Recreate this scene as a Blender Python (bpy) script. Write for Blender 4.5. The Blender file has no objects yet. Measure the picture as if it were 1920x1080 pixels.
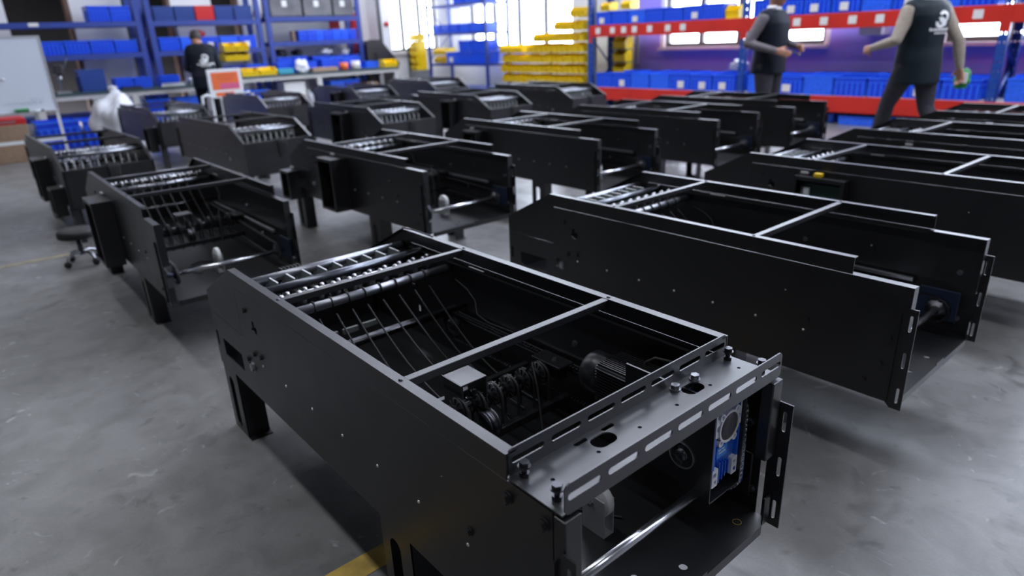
import bpy, bmesh, math, random
from mathutils import Vector, Matrix
from mathutils.bvhtree import BVHTree
random.seed(7)
PI = math.pi
scene = bpy.context.scene
COL = scene.collection

# ------------------------------------------------------------------ camera
cd = bpy.data.cameras.new('camera'); cam = bpy.data.objects.new('camera', cd); COL.objects.link(cam)
yaw, pitch, roll = 2.44625, 0.36347, -0.04054
fwd = Vector((math.cos(yaw)*math.cos(pitch), math.sin(yaw)*math.cos(pitch), -math.sin(pitch)))
rt = Vector((math.sin(yaw), -math.cos(yaw), 0)); up = rt.cross(fwd)
r2 = rt*math.cos(roll)+up*math.sin(roll); u2 = up*math.cos(roll)-rt*math.sin(roll)
cam.matrix_world = Matrix(((r2.x, u2.x, -fwd.x, 2.13263), (r2.y, u2.y, -fwd.y, -0.59045), (r2.z, u2.z, -fwd.z, 1.38014), (0, 0, 0, 1)))
cd.sensor_width = 36; cd.lens = 36*1237.3/1920; cd.clip_start = 0.05; cd.clip_end = 200
cd.dof.use_dof = True; cd.dof.focus_distance = 1.5; cd.dof.aperture_fstop = 2.4
scene.camera = cam

# ------------------------------------------------------------------ world (bright overcast sky outside the windows), exposure
w = bpy.data.worlds.new('sky'); scene.world = w; w.use_nodes = True
bg = w.node_tree.nodes['Background']; bg.inputs[0].default_value = (0.80, 0.85, 1.0, 1); bg.inputs[1].default_value = 20.0
vs = scene.view_settings
vs.view_transform = 'Standard'; vs.look = 'None'; vs.gamma = 1.0; vs.use_curve_mapping = False; vs.exposure = -0.45

# ------------------------------------------------------------------ ceiling light rows (rows of LED battens running along the hall)
CEIL = 6.2
def lamp_row(y, x0, x1, power, wid=.35, col=(0.90, 0.94, 1.0)):
    ld = bpy.data.lights.new('ceiling_row_light', 'AREA'); ld.shape = 'RECTANGLE'
    ld.size = x1-x0; ld.size_y = wid; ld.energy = power; ld.color = col
    o = bpy.data.objects.new('ceiling_row_light', ld); COL.objects.link(o)
    o.location = ((x0+x1)/2, y, CEIL-.12)
lamp_row(-0.6, -12.5, 6.5, 380)
lamp_row(8.6, -12.5, 6.5, 120)

# window openings: (axis, fixed, a0, a1, z0, z1)
WINS = [('x', -13.3, 8.55, 10.1, 1.13, 5.2), ('y', 10.4, -12.3, -8.65, 1.13, 3.3), ('y', 10.4, -6.2, -3.1, 1.08, 3.3), ('y', 10.4, -1.4, 1.7, 1.08, 3.3), ('y', 10.4, 3.0, 6.0, 1.08, 3.3), ('c', 10.4, -12.8, 9.0, 4.2, 5.9)]  # the 'c' entry is an unseen clerestory added to brighten the flange tops
ADDED_SKYL = [(-12.0, 7.0, 5.0, 6.3)]   # unseen roof opening, added to brighten flange tops and deck: x0,x1,y0,y1
for ax, f, a0, a1, z0, z1 in WINS:
    ld = bpy.data.lights.new('window_portal', 'AREA'); ld.shape = 'RECTANGLE'; ld.size = a1-a0; ld.size_y = z1-z0; ld.cycles.is_portal = True
    o = bpy.data.objects.new('window_portal', ld); COL.objects.link(o)
    if ax in 'yc':
        o.location = ((a0+a1)/2, f+.02, (z0+z1)/2); o.rotation_euler = (-PI/2, 0, 0)
    else:
        o.location = (f-.02, (a0+a1)/2, (z0+z1)/2); o.rotation_euler = (0, -PI/2, 0); ld.size, ld.size_y = z1-z0, a1-a0

for a0, a1, b0, b1 in ADDED_SKYL:
    ld = bpy.data.lights.new('skylight_portal', 'AREA'); ld.shape = 'RECTANGLE'; ld.size = a1-a0; ld.size_y = b1-b0; ld.cycles.is_portal = True
    o = bpy.data.objects.new('skylight_portal', ld); COL.objects.link(o); o.location = ((a0+a1)/2, (b0+b1)/2, CEIL+.12)
# ------------------------------------------------------------------ materials
M = {}
def mat(name, col, rough=.5, metal=0., spec=.5, noise=0., nscale=20., bump=0., bscale=200., rvar=0., trans=0., coat=0., emit=None):
    m = bpy.data.materials.new(name); m.use_nodes = True; nt = m.node_tree; b = nt.nodes['Principled BSDF']
    c = (*col, 1); b.inputs['Base Color'].default_value = c; b.inputs['Roughness'].default_value = rough
    b.inputs['Metallic'].default_value = metal; b.inputs['Specular IOR Level'].default_value = spec
    if coat: b.inputs['Coat Weight'].default_value = coat; b.inputs['Coat Roughness'].default_value = .25
    tc = nt.nodes.new('ShaderNodeTexCoord')
    if noise or rvar:
        n = nt.nodes.new('ShaderNodeTexNoise'); n.inputs['Scale'].default_value = nscale; n.inputs['Detail'].default_value = 4
        nt.links.new(tc.outputs['Object'], n.inputs['Vector'])
        if noise:
            r = nt.nodes.new('ShaderNodeMapRange'); r.inputs['From Min'].default_value = .3; r.inputs['From Max'].default_value = .7
            r.inputs['To Min'].default_value = 1-noise; r.inputs['To Max'].default_value = 1+noise
            nt.links.new(n.outputs['Fac'], r.inputs['Value'])
            mx = nt.nodes.new('ShaderNodeVectorMath'); mx.operation = 'SCALE'; mx.inputs[0].default_value = col
            nt.links.new(r.outputs[0], mx.inputs['Scale']); nt.links.new(mx.outputs[0], b.inputs['Base Color'])
        if rvar:
            r = nt.nodes.new('ShaderNodeMapRange'); r.inputs['From Min'].default_value = .3; r.inputs['From Max'].default_value = .7
            r.inputs['To Min'].default_value = rough-rvar; r.inputs['To Max'].default_value = rough+rvar
            nt.links.new(n.outputs['Fac'], r.inputs['Value']); nt.links.new(r.outputs[0], b.inputs['Roughness'])
    if bump:
        n2 = nt.nodes.new('ShaderNodeTexNoise'); n2.inputs['Scale'].default_value = bscale; n2.inputs['Detail'].default_value = 2
        nt.links.new(tc.outputs['Object'], n2.inputs['Vector'])
        bp = nt.nodes.new('ShaderNodeBump'); bp.inputs['Strength'].default_value = bump; bp.inputs['Distance'].default_value = .002
        nt.links.new(n2.outputs['Fac'], bp.inputs['Height']); nt.links.new(bp.outputs[0], b.inputs['Normal'])
    if trans: b.inputs['Transmission Weight'].default_value = trans
    if emit: b.inputs['Emission Color'].default_value = (*emit[0], 1); b.inputs['Emission Strength'].default_value = emit[1]
    M[name] = m; return m
mat('black', (.009, .009, .0105), .37, spec=.7, noise=.12, nscale=6, rvar=.03, bump=.015, bscale=900)
mat('deck', (.028, .029, .033), .36, spec=.8, noise=.2, nscale=7, rvar=.07, bump=.02, bscale=700)
mat('blackplastic', (.016, .016, .018), .34, spec=.6)
mat('rubber', (.018, .018, .019), .6, noise=.1)
mat('chrome', (.66, .67, .70), .24, metal=1)
mat('steel', (.60, .61, .64), .3, metal=1, noise=.08)
mat('satin', (.34, .35, .39), .36, metal=.9, noise=.06)
mat('bluesteel', (.16, .17, .20), .3, metal=.9, noise=.1)
mat('darksteel', (.09, .09, .1), .35, metal=1, noise=.2)
mat('zinc', (.36, .37, .40), .32, metal=1, noise=.1)
mat('alu', (.72, .73, .74), .38, metal=.9, noise=.06)
mat('brushed', (.46, .47, .48), .42, metal=.35, noise=.06)
mat('finger', (.20, .22, .21), .45)
mat('rivet', (.75, .75, .74), .4, metal=.5)
mat('gearblue', (.018, .12, .58), .33, noise=.1, coat=.2)
mat('gearlabel', (.04, .24, .75), .4)
mat('machined', (.72, .73, .76), .42, noise=.05)
mat('discgrey', (.06, .06, .065), .5, noise=.1, nscale=40)
mat('white', (.78, .78, .78), .5)
mat('whiteplastic', (.72, .74, .76), .45)
mat('paper', (.70, .69, .66), .7, noise=.06)
mat('bluecrate', (.012, .055, .66), .24, noise=.12, nscale=8)
mat('bluecrate2', (.03, .14, .85), .24, noise=.12, nscale=8)
mat('bluerim', (.035, .16, .90), .22, noise=.12, nscale=8)
mat('navycrate', (.012, .05, .26), .45)
mat('redcrate', (.62, .012, .015), .4)
mat('yellowbin', (.88, .60, .004), .34, noise=.1, nscale=10)
mat('rackblue', (.012, .06, .30), .4, noise=.12)
mat('sprocketcover', (.012, .022, .05), .4)
mat('shelfblue', (.018, .045, .26), .42, noise=.12)
mat('rackred', (.56, .022, .012), .42, noise=.1, nscale=3)
mat('wallwhite', (.74, .735, .73), .8, noise=.03, nscale=1.5, bump=.05, bscale=60)
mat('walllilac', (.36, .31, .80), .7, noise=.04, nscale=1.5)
mat('frame', (.07, .065, .065), .45)
mat('sill', (.74, .70, .70), .5)
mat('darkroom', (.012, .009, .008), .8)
mat('brownwood', (.12, .065, .045), .6, noise=.2)
mat('tabletop', (.022, .055, .06), .45)
mat('tablemetal', (.55, .54, .52), .5)
mat('board', (.60, .64, .72), .3)
mat('cardboard', (.34, .23, .15), .8, noise=.12)
mat('film', (.10, .098, .105), .25, noise=.35, nscale=5, bump=.5, bscale=14)
mat('plasticbag', (.62, .63, .68), .4, noise=.06, bump=.3, bscale=20)
mat('orange', (.75, .14, .03), .5)
mat('redorange', (.60, .09, .02), .5)
mat('magenta', (.62, .10, .22), .5)
mat('teal', (.03, .30, .42), .5)
mat('vest', (.008, .011, .018), .6, spec=.15, noise=.2, nscale=14)
mat('vestgreen', (.006, .012, .017), .55, spec=.2, noise=.2, nscale=14)
mat('shirtgrey', (.15, .135, .145), .8, spec=.1, noise=.12, nscale=30)
mat('shirtbeige', (.34, .29, .235), .8, spec=.1, noise=.1, nscale=30)
mat('shirtdark', (.02, .025, .033), .8, spec=.1, noise=.12, nscale=30)
mat('trousers', (.045, .043, .052), .8, spec=.1, noise=.15, nscale=30)
mat('trousersdark', (.008, .009, .013), .8, spec=.1, noise=.15, nscale=30)
mat('skin', (.42, .20, .13), .5, noise=.05)
mat('hair', (.018, .014, .012), .6, noise=.3, nscale=60)
mat('shoe', (.012, .012, .012), .5)
mat('yellowpaint', (.52, .34, .06), .6, noise=.4, nscale=9)
mat('fadedpaint', (.27, .235, .17), .6, noise=.25, nscale=12)
mat('green', (.02, .25, .06), .5)
mat('red', (.5, .012, .015), .45)
mat('pcb', (.006, .035, .024), .5, noise=.3, nscale=60)
mat('ink', (.05, .06, .16), .6)
mat('greybox', (.20, .20, .21), .6, noise=.1)
mat('ceilingwhite', (.22, .22, .23), .85)
mat('walldark', (.16, .16, .165), .85)
# concrete floor
def concrete():
    m = bpy.data.materials.new('concrete'); m.use_nodes = True; nt = m.node_tree; b = nt.nodes['Principled BSDF']; N = nt.nodes.new; L = nt.links.new
    tc = N('ShaderNodeTexCoord')
    def noise(s, d=5, dist=0):
        n = N('ShaderNodeTexNoise'); n.inputs['Scale'].default_value = s; n.inputs['Detail'].default_value = d; n.inputs['Distortion'].default_value = dist
        L(tc.outputs['Object'], n.inputs['Vector']); return n.outputs['Fac']
    def ramp(x, a, b_, c0, c1):
        r = N('ShaderNodeValToRGB'); L(x, r.inputs[0]); e = r.color_ramp.elements; e[0].position = a; e[1].position = b_
        e[0].color = (*c0, 1); e[1].color = (*c1, 1); return r.outputs[0]
    base = ramp(noise(.9, 6, .4), .3, .7, (.168, .165, .163), (.238, .233, .227))
    def mix(kind, f, a, c):
        x = N('ShaderNodeMix'); x.data_type = 'RGBA'; x.blend_type = kind; x.inputs['Factor'].default_value = f; L(a, x.inputs[6]); L(c, x.inputs[7]); return x.outputs[2]
    c = mix('MULTIPLY', .7, base, ramp(noise(7, 8, .6), .35, .62, (.66, .66, .66), (1.06, 1.06, 1.06)))
    c = mix('MULTIPLY', .8, c, ramp(noise(4.5, 3, 1.2), .27, .39, (.42, .41, .41), (1, 1, 1)))
    c = mix('MULTIPLY', .5, c, ramp(noise(16, 2, .3), .24, .33, (.35, .35, .35), (1, 1, 1)))
    c = mix('SCREEN', .4, c, ramp(noise(9, 5, 2.0), .66, .75, (0, 0, 0), (.5, .5, .5)))
    c = mix('MULTIPLY', .35, c, ramp(noise(120, 2), .3, .7, (.8, .8, .8), (1.1, 1.1, 1.1)))
    L(c, b.inputs['Base Color'])
    r = N('ShaderNodeMapRange'); L(noise(1.7, 5, .5), r.inputs['Value']); r.inputs['From Min'].default_value = .3; r.inputs['From Max'].default_value = .7
    r.inputs['To Min'].default_value = .27; r.inputs['To Max'].default_value = .47; L(r.outputs[0], b.inputs['Roughness'])
    bp = N('ShaderNodeBump'); bp.inputs['Strength'].default_value = .12; bp.inputs['Distance'].default_value = .004; L(noise(45, 4), bp.inputs['Height']); L(bp.outputs[0], b.inputs['Normal'])
    M['concrete'] = m
concrete()
def glass():
    m = bpy.data.materials.new('pane_glass'); m.use_nodes = True; nt = m.node_tree; nt.nodes.clear()
    o = nt.nodes.new('ShaderNodeOutputMaterial'); t = nt.nodes.new('ShaderNodeBsdfTransparent'); g = nt.nodes.new('ShaderNodeBsdfGlossy'); x = nt.nodes.new('ShaderNodeMixShader')
    t.inputs[0].default_value = (.93, .95, .95, 1); g.inputs['Roughness'].default_value = .02; x.inputs[0].default_value = .06
    nt.links.new(t.outputs[0], x.inputs[1]); nt.links.new(g.outputs[0], x.inputs[2]); nt.links.new(x.outputs[0], o.inputs[0]); M['glass'] = m
glass()

# ------------------------------------------------------------------ mesh helpers
_cv = [0]
def rrect(cx, cy, w_, h_, r=0., n=4):
    if r <= 0: return [(cx-w_/2, cy-h_/2), (cx+w_/2, cy-h_/2), (cx+w_/2, cy+h_/2), (cx-w_/2, cy+h_/2)]
    r = min(r, w_/2-1e-5, h_/2-1e-5); P = []
    for sx, sy, a0 in ((1, -1, -PI/2), (1, 1, 0), (-1, 1, PI/2), (-1, -1, PI)):
        for k in range(n+1):
            a = a0+PI/2*k/n; P.append((cx+sx*(w_/2-r)+r*math.cos(a), cy+sy*(h_/2-r)+r*math.sin(a)))
    return P
def circ(cx, cy, r, n=12): return [(cx+r*math.cos(2*PI*k/n), cy+r*math.sin(2*PI*k/n)) for k in range(n)]
class MB:
    def __init__(s): s.v = []; s.f = []; s.sm = []; s.mi = []; s.cur = 0
    def _add(s, vs_, fs, smooth=False):
        o = len(s.v); s.v += [tuple(p) for p in vs_]
        for f in fs: s.f.append(tuple(i+o for i in f)); s.sm.append(smooth); s.mi.append(s.cur)
        return s
    def box(s, x0, x1, y0, y1, z0, z1, mtx=None):
        vs_ = [Vector((x, y, z)) for z in (z0, z1) for y in (y0, y1) for x in (x0, x1)]
        if mtx: vs_ = [mtx @ p for p in vs_]
        return s._add(vs_, [(0, 2, 3, 1), (4, 5, 7, 6), (0, 1, 5, 4), (2, 6, 7, 3), (0, 4, 6, 2), (1, 3, 7, 5)])
    def bbox(s, x0, x1, y0, y1, z0, z1, b=.004, mtx=None):   # chamfered box
        bm = bmesh.new(); bmesh.ops.create_cube(bm, size=1)
        for v in bm.verts: v.co = Vector(((x0+x1)/2+v.co.x*(x1-x0), (y0+y1)/2+v.co.y*(y1-y0), (z0+z1)/2+v.co.z*(z1-z0)))
        bmesh.ops.bevel(bm, geom=bm.edges[:], offset=b, segments=2, affect='EDGES', profile=.5)
        bm.verts.index_update(); vs_ = [v.co.copy() for v in bm.verts]; fs = [[v.index for v in f.verts] for f in bm.faces]; bm.free()
        if mtx: vs_ = [mtx @ p for p in vs_]
        return s._add(vs_, fs)
    def tube(s, p0, p1, r0, r1=None, n=12, caps=True):
        p0 = Vector(p0); p1 = Vector(p1); r1 = r0 if r1 is None else r1; d = (p1-p0).normalized()
        a = d.orthogonal().normalized(); b = d.cross(a); vs_ = []
        for p, r in ((p0, r0), (p1, r1)):
            for k in range(n): vs_.append(p+a*r*math.cos(2*PI*k/n)+b*r*math.sin(2*PI*k/n))
        s._add(vs_, [(k, (k+1) % n, n+(k+1) % n, n+k) for k in range(n)], True)
        if caps:
            o = len(s.v)-2*n
            for f in (tuple(o+k for k in range(n))[::-1], tuple(o+n+k for k in range(n))): s.f.append(f); s.sm.append(False); s.mi.append(s.cur)
        return s
    def path(s, pts, r, n=6, closed=False):
        pts = [Vector(p) for p in pts]; m = len(pts); vs_ = []; prev = None
        for i, p in enumerate(pts):
            if closed: d = pts[(i+1) % m]-pts[i-1]
            else: d = pts[min(i+1, m-1)]-pts[max(i-1, 0)]
            d.normalize()
            a = d.orthogonal().normalized() if prev is None else (prev-d*prev.dot(d)).normalized()
            prev = a; b = d.cross(a)
            for k in range(n): vs_.append(p+a*r*math.cos(2*PI*k/n)+b*r*math.sin(2*PI*k/n))
        fs = []
        for i in range(m if closed else m-1):
            j = (i+1) % m
            for k in range(n): fs.append((i*n+k, i*n+(k+1) % n, j*n+(k+1) % n, j*n+k))
        s._add(vs_, fs, True)
        if not closed: s._add(vs_[:n], [tuple(range(n))[::-1]]); s._add(vs_[-n:], [tuple(range(n))])
        return s
    def lathe(s, prof, c, axis='z', n=16):
        c = Vector(c); vs_ = []
        for r, h in prof:
            for k in range(n):
                a = 2*PI*k/n; u, v = r*math.cos(a), r*math.sin(a)
                vs_.append(c+Vector({'z': (u, v, h), 'x': (h, u, v), 'y': (u, h, v)}[axis]))
        fs = []; m = len(prof)
        for i in range(m-1):
            for k in range(n): fs.append((i*n+k, i*n+(k+1) % n, (i+1)*n+(k+1) % n, (i+1)*n+k))
        s._add(vs_, fs, True); s._add(vs_[:n], [tuple(range(n))]); s._add(vs_[-n:], [tuple(range(n))]); return s
    def prism(s, poly, plane, a, b):
        mp = {'xz': lambda u, v, w_: (u, w_, v), 'xy': lambda u, v, w_: (u, v, w_), 'yz': lambda u, v, w_: (w_, u, v)}[plane]
        n = len(poly); vs_ = [mp(u, v, a) for u, v in poly]+[mp(u, v, b) for u, v in poly]
        return s._add(vs_, [tuple(range(n)), tuple(range(n, 2*n))[::-1]]+[(k, n+k, n+(k+1) % n, (k+1) % n) for k in range(n)])
    def plate(s, outline, holes, plane, a, b):   # flat plate with real cut-outs
        cv = bpy.data.curves.new('c', 'CURVE'); cv.dimensions = '2D'; cv.fill_mode = 'BOTH'; cv.extrude = .5
        for lp in [outline]+list(holes):
            sp = cv.splines.new('POLY'); sp.points.add(len(lp)-1); sp.use_cyclic_u = True
            for p, q in zip(sp.points, lp): p.co = (q[0], q[1], 0, 1)
        ob = bpy.data.objects.new('c', cv); me = bpy.data.meshes.new_from_object(ob)
        mp = {'xz': lambda u, v, w_: (u, w_, v), 'xy': lambda u, v, w_: (u, v, w_), 'yz': lambda u, v, w_: (w_, u, v)}[plane]
        s._add([mp(v.co.x, v.co.y, a+(b-a)*(v.co.z+.5)) for v in me.vertices], [tuple(p.vertices) for p in me.polygons])
        bpy.data.objects.remove(ob); bpy.data.curves.remove(cv); bpy.data.meshes.remove(me); return s
    def mesh(s, name, *mats):
        me = bpy.data.meshes.new(name); me.from_pydata(s.v, [], s.f)
        for m in mats: me.materials.append(M[m])
        me.polygons.foreach_set('use_smooth', s.sm); me.polygons.foreach_set('material_index', s.mi)
        bm = bmesh.new(); bm.from_mesh(me); bmesh.ops.recalc_face_normals(bm, faces=bm.faces[:]); bm.to_mesh(me); bm.free()
        return me
    def build(s, name, mats, parent=None, loc=None):
        mats = (mats,) if isinstance(mats, str) else mats
        return link(name, s.mesh(name, *mats), parent, loc)
def link(name, me, parent=None, loc=None, rot=None, scl=None):
    o = bpy.data.objects.new(name, me); COL.objects.link(o)
    if parent: o.parent = parent
    if loc: o.location = loc
    if rot: o.rotation_euler = rot
    if scl: o.scale = scl
    return o
def tag(o, label, cat, group=None, kind=None):
    o['label'] = label; o['category'] = cat
    if group: o['group'] = group
    if kind: o['kind'] = kind
    return o
def thing(name, label, cat, loc=(0, 0, 0), rz=0, group=None):
    o = link(name, None, None, loc, (0, 0, rz)); return tag(o, label, cat, group)
def struct(o): o['kind'] = 'structure'; return o
_kids = {}
def copy_tree(o, parent=None):
    c = o.copy(); COL.objects.link(c); c.parent = parent
    for ch in list(o.children): copy_tree(ch, c)
    return c
ORD = ['first', 'second', 'third', 'fourth', 'fifth', 'sixth', 'seventh', 'eighth', 'ninth', 'tenth', 'eleventh', 'twelfth', 'thirteenth', 'fourteenth', 'fifteenth', 'sixteenth', 'seventeenth', 'eighteenth', 'nineteenth', 'twentieth', 'twenty-first', 'twenty-second', 'twenty-third', 'twenty-fourth', 'twenty-fifth', 'twenty-sixth']
# ------------------------------------------------------------------ room shell
X0, X1, Y0, Y1 = -13.3, 10.0, -9.0, 10.4
fl = struct(MB().box(X0-.3, X1+.3, Y0-.3, Y1+.3, -.1, 0).build('floor', 'concrete'))
mbl = MB().box(.675, .755, -4.9, 1.2, .0005, .0015); mbl.build('floor_line', 'yellowpaint', fl)
mbl = MB().box(-3.62, -3.54, -4.9, 1.2, .0005, .0015); mbl.build('floor_line', 'fadedpaint', fl)
sk = ADDED_SKYL[0]
struct(MB().plate([(X0-.3, Y0-.3), (X1+.3, Y0-.3), (X1+.3, Y1+.3), (X0-.3, Y1+.3)], [[(sk[0], sk[2]), (sk[1], sk[2]), (sk[1], sk[3]), (sk[0], sk[3])]], 'xy', CEIL, CEIL+.1).build('ceiling', 'ceilingwhite'))
def wall_boxes(axis, f0, f1, a0, a1, zmax, openings, band=None):
    """wall with rectangular openings: list of (a0,a1,z0,z1) sorted along the wall"""
    mb = MB(); cur = a0
    def bx(p, q, z0, z1):
        if q-p < 1e-4 or z1-z0 < 1e-4: return
        if axis == 'y': mb.box(p, q, f0, f1, z0, z1)
        else: mb.box(f0, f1, p, q, z0, z1)
    if band:   # unseen clerestory band, added so the flange tops reflect bright sky
        ztop = zmax; zmax = band[0]; bx(a0, band[2], band[0], band[1]); bx(band[3], a1, band[0], band[1]); bx(a0, a1, band[1], ztop)
    for p, q, z0, z1 in openings:
        bx(cur, p, 0, zmax); bx(p, q, 0, z0); bx(p, q, z1, zmax); cur = q
    bx(cur, a1, 0, zmax)
    return mb
struct(wall_boxes('y', Y1, Y1+.25, X0-.3, X1+.3, CEIL, [(a0, a1, z0, z1) for ax, f, a0, a1, z0, z1 in WINS if ax == 'y'], (4.2, 5.9, -12.8, 9.0)).build('wall_right', 'wallwhite'))
DOORS = [(.86, 1.86, 0, 3.0), (2.74, 3.62, 0, 3.0), (4.42, 4.98, 1.2, 3.0)]
struct(wall_boxes('x', X0-.25, X0, Y0-.3, Y1+.3, CEIL, DOORS+[(8.55, 10.1, 1.13, 5.2)]).build('wall_left', 'wallwhite'))
struct(MB().box(X1, X1+.25, Y0-.3, Y1+.3, 0, CEIL).build('wall_back', 'walldark'))
struct(wall_boxes('y', Y0-.25, Y0, X0-.3, X1+.3, CEIL, [(a0, a1, z0, z1) for ax, f, a0, a1, z0, z1 in WINS if ax == 's']).build('wall_side', 'walldark'))
# lilac layer around the windows: blue bounce off the crates put into its colour
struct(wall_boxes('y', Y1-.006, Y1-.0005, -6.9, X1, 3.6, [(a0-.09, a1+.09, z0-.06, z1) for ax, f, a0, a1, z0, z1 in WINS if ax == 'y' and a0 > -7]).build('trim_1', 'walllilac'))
# windows: frame, mullions, panes, sill
for i, (ax, f, a0, a1, z0, z1) in enumerate(WINS):
    r = struct(link('window_%d' % (i+1), None))
    fr = MB(); n = {'y': 4, 'x': 3, 'c': 14, 's': 8}[ax]
    def wbx(mb_, p, q, d0, d1, za, zb):
        if ax in 'yc': mb_.box(p, q, f+d0, f+d1, za, zb)
        elif ax == 's': mb_.box(p, q, f-d1, f-d0, za, zb)
        else: mb_.box(f-d1, f-d0, p, q, za, zb)
    wbx(fr, a0, a0+.06, .06, .14, z0, z1); wbx(fr, a1-.06, a1, .06, .14, z0, z1); wbx(fr, a0+.06, a1-.06, .06, .14, z0, z0+.07); wbx(fr, a0+.06, a1-.06, .06, .14, z1-.07, z1)
    for k in range(1, n): a = a0+(a1-a0)*k/n; wbx(fr, a-.045, a+.045, .06, .14, z0+.07, z1-.07)
    fr.build('frame', 'frame', r)
    for k in range(n):
        p = a0+(a1-a0)*k/n; q = a0+(a1-a0)*(k+1)/n; g = MB(); wbx(g, p+.03, q-.03, .095, .101, z0+.06, z1-.06); g.build('pane', 'glass', r)
    sl = MB(); wbx(sl, a0-.08, a1+.08, -.10, .06, z0-.05, z0-.001); sl.build('window_sill', 'sill', r)
# dark doorways in the left wall with brown jambs
for i, (p, q, z0, z1) in enumerate(DOORS):
    r = struct(link('door_%d' % (i+1), None))
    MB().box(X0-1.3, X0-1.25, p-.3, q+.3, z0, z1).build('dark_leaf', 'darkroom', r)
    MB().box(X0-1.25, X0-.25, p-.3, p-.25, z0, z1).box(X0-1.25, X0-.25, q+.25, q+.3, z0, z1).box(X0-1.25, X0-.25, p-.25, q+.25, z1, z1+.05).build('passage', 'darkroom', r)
    MB().box(X0-.24, X0+.02, q-.07, q, z0, z1).build('jamb', 'brownwood', r)
# columns
struct(MB().bbox(X0, X0+.4, 8.05, 8.45, 0, CEIL, .01).build('trim_2', 'wallwhite'))
struct(MB().bbox(-7.34, -7.02, Y1-.32, Y1-.007, 0, CEIL, .01).build('trim_3', 'wallwhite'))
struct(MB().bbox(-2.45, -2.13, Y1-.32, Y1-.007, 1.2, CEIL, .01).build('trim_4', 'wallwhite'))
# drain pipes on the far column and the round alarm
tag(MB().tube((X0+.45, 8.12, 0), (X0+.45, 8.12, CEIL-.01), .045, n=12).build('wall_pipe', 'greybox'), 'grey vertical pipe on the far column beside the window', 'pipe')
ab = thing('alarm_bell', 'small round red alarm bell on the far grey column', 'alarm', (X0+.4, 8.32, 1.78))
MB().lathe([(.0, 0), (.03, 0), (.03, .015)], (0, 0, 0), 'x', 14).build('base', 'greybox', ab); MB().lathe([(.028, .015), (.06, .02), (.055, .045), (.02, .06), (0, .06)], (0, 0, 0), 'x', 14).build('bell', 'red', ab)
# ------------------------------------------------------------------ the machine frames
W = .675; ZT = .716; ZS = .6625; ZB = .28; ZR = .567; ZC = .491; XA = .028; XR = -.302; XS1 = 1.389
def hexbolt(r=.009, h=.007, shank=0., nut=False):
    mb = MB()
    mb.lathe([(r*1.25, 0), (r*1.25, .002)], (0, 0, shank), 'z', 14)
    mb.prism([(r*math.cos(PI/3*k), r*math.sin(PI/3*k)) for k in range(6)], 'xy', shank+.002, shank+.002+h)
    if shank: mb.tube((0, 0, 0), (0, 0, shank), r*.55, n=8)
    if nut: mb.prism([(r*math.cos(PI/3*k), r*math.sin(PI/3*k)) for k in range(6)], 'xy', 0, .008)
    return mb
ME_RIVET = MB().lathe([(.0042, 0), (.0042, .0015), (.002, .0028)], (0, 0, 0), 'z', 8).mesh('rivet', 'rivet')
ME_BOLT = hexbolt(.0085, .006).mesh('bolt', 'blackplastic')
ME_BOLTZ = hexbolt(.0085, .006).mesh('bolt', 'zinc')
ME_BOLTTALL = hexbolt(.0095, .008, .020, True).mesh('bolt', 'darksteel')
ME_SCREW = MB().lathe([(.0055, 0), (.005, .002), (.002, .003)], (0, 0, 0), 'z', 8).mesh('screw', 'darksteel')
def chain_mesh(pts, y):
    """roller chain laid along a closed xz polyline"""
    pts = [Vector((p[0], 0, p[1])) for p in pts]; L_ = []; n = len(pts)
    for i in range(n):
        a, b = pts[i], pts[(i+1) % n]; L_.append((b-a).length)
    tot = sum(L_); m = int(tot/.0127)//2*2; mb = MB(); st = tot/m; i = 0; acc = 0; ps = []
    for k in range(m):
        d = k*st
        while d > acc+L_[i]+1e-9: acc += L_[i]; i += 1
        ps.append(pts[i].lerp(pts[(i+1) % n], (d-acc)/L_[i]))
    for k in range(m):
        a, b = ps[k], ps[(k+1) % m]; dx = (b-a); ang = math.atan2(dx.z, dx.x); c = (a+b)/2
        mt = Matrix.Translation((c.x, y, c.z)) @ Matrix.Rotation(-ang, 4, 'Y'); o = .0045 if k % 2 else .006
        for s in (-1, 1): mb.box(-.0085, .0085, s*o-.0007, s*o+.0007, -.0042, .0042, mt)
        mb.tube((a.x, y-.0075, a.z), (a.x, y+.0075, a.z), .0042, n=6)
    return mb
def stadium(x0, z0, x1, z1, r, n=10):
    P = []
    for k in range(n+1): a = -PI/2+PI*k/n; P.append((x1+r*math.cos(a), z1+r*math.sin(a)))
    for k in range(n+1): a = PI/2+PI*k/n; P.append((x0+r*math.cos(a), z0+r*math.sin(a)))
    return P
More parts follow.
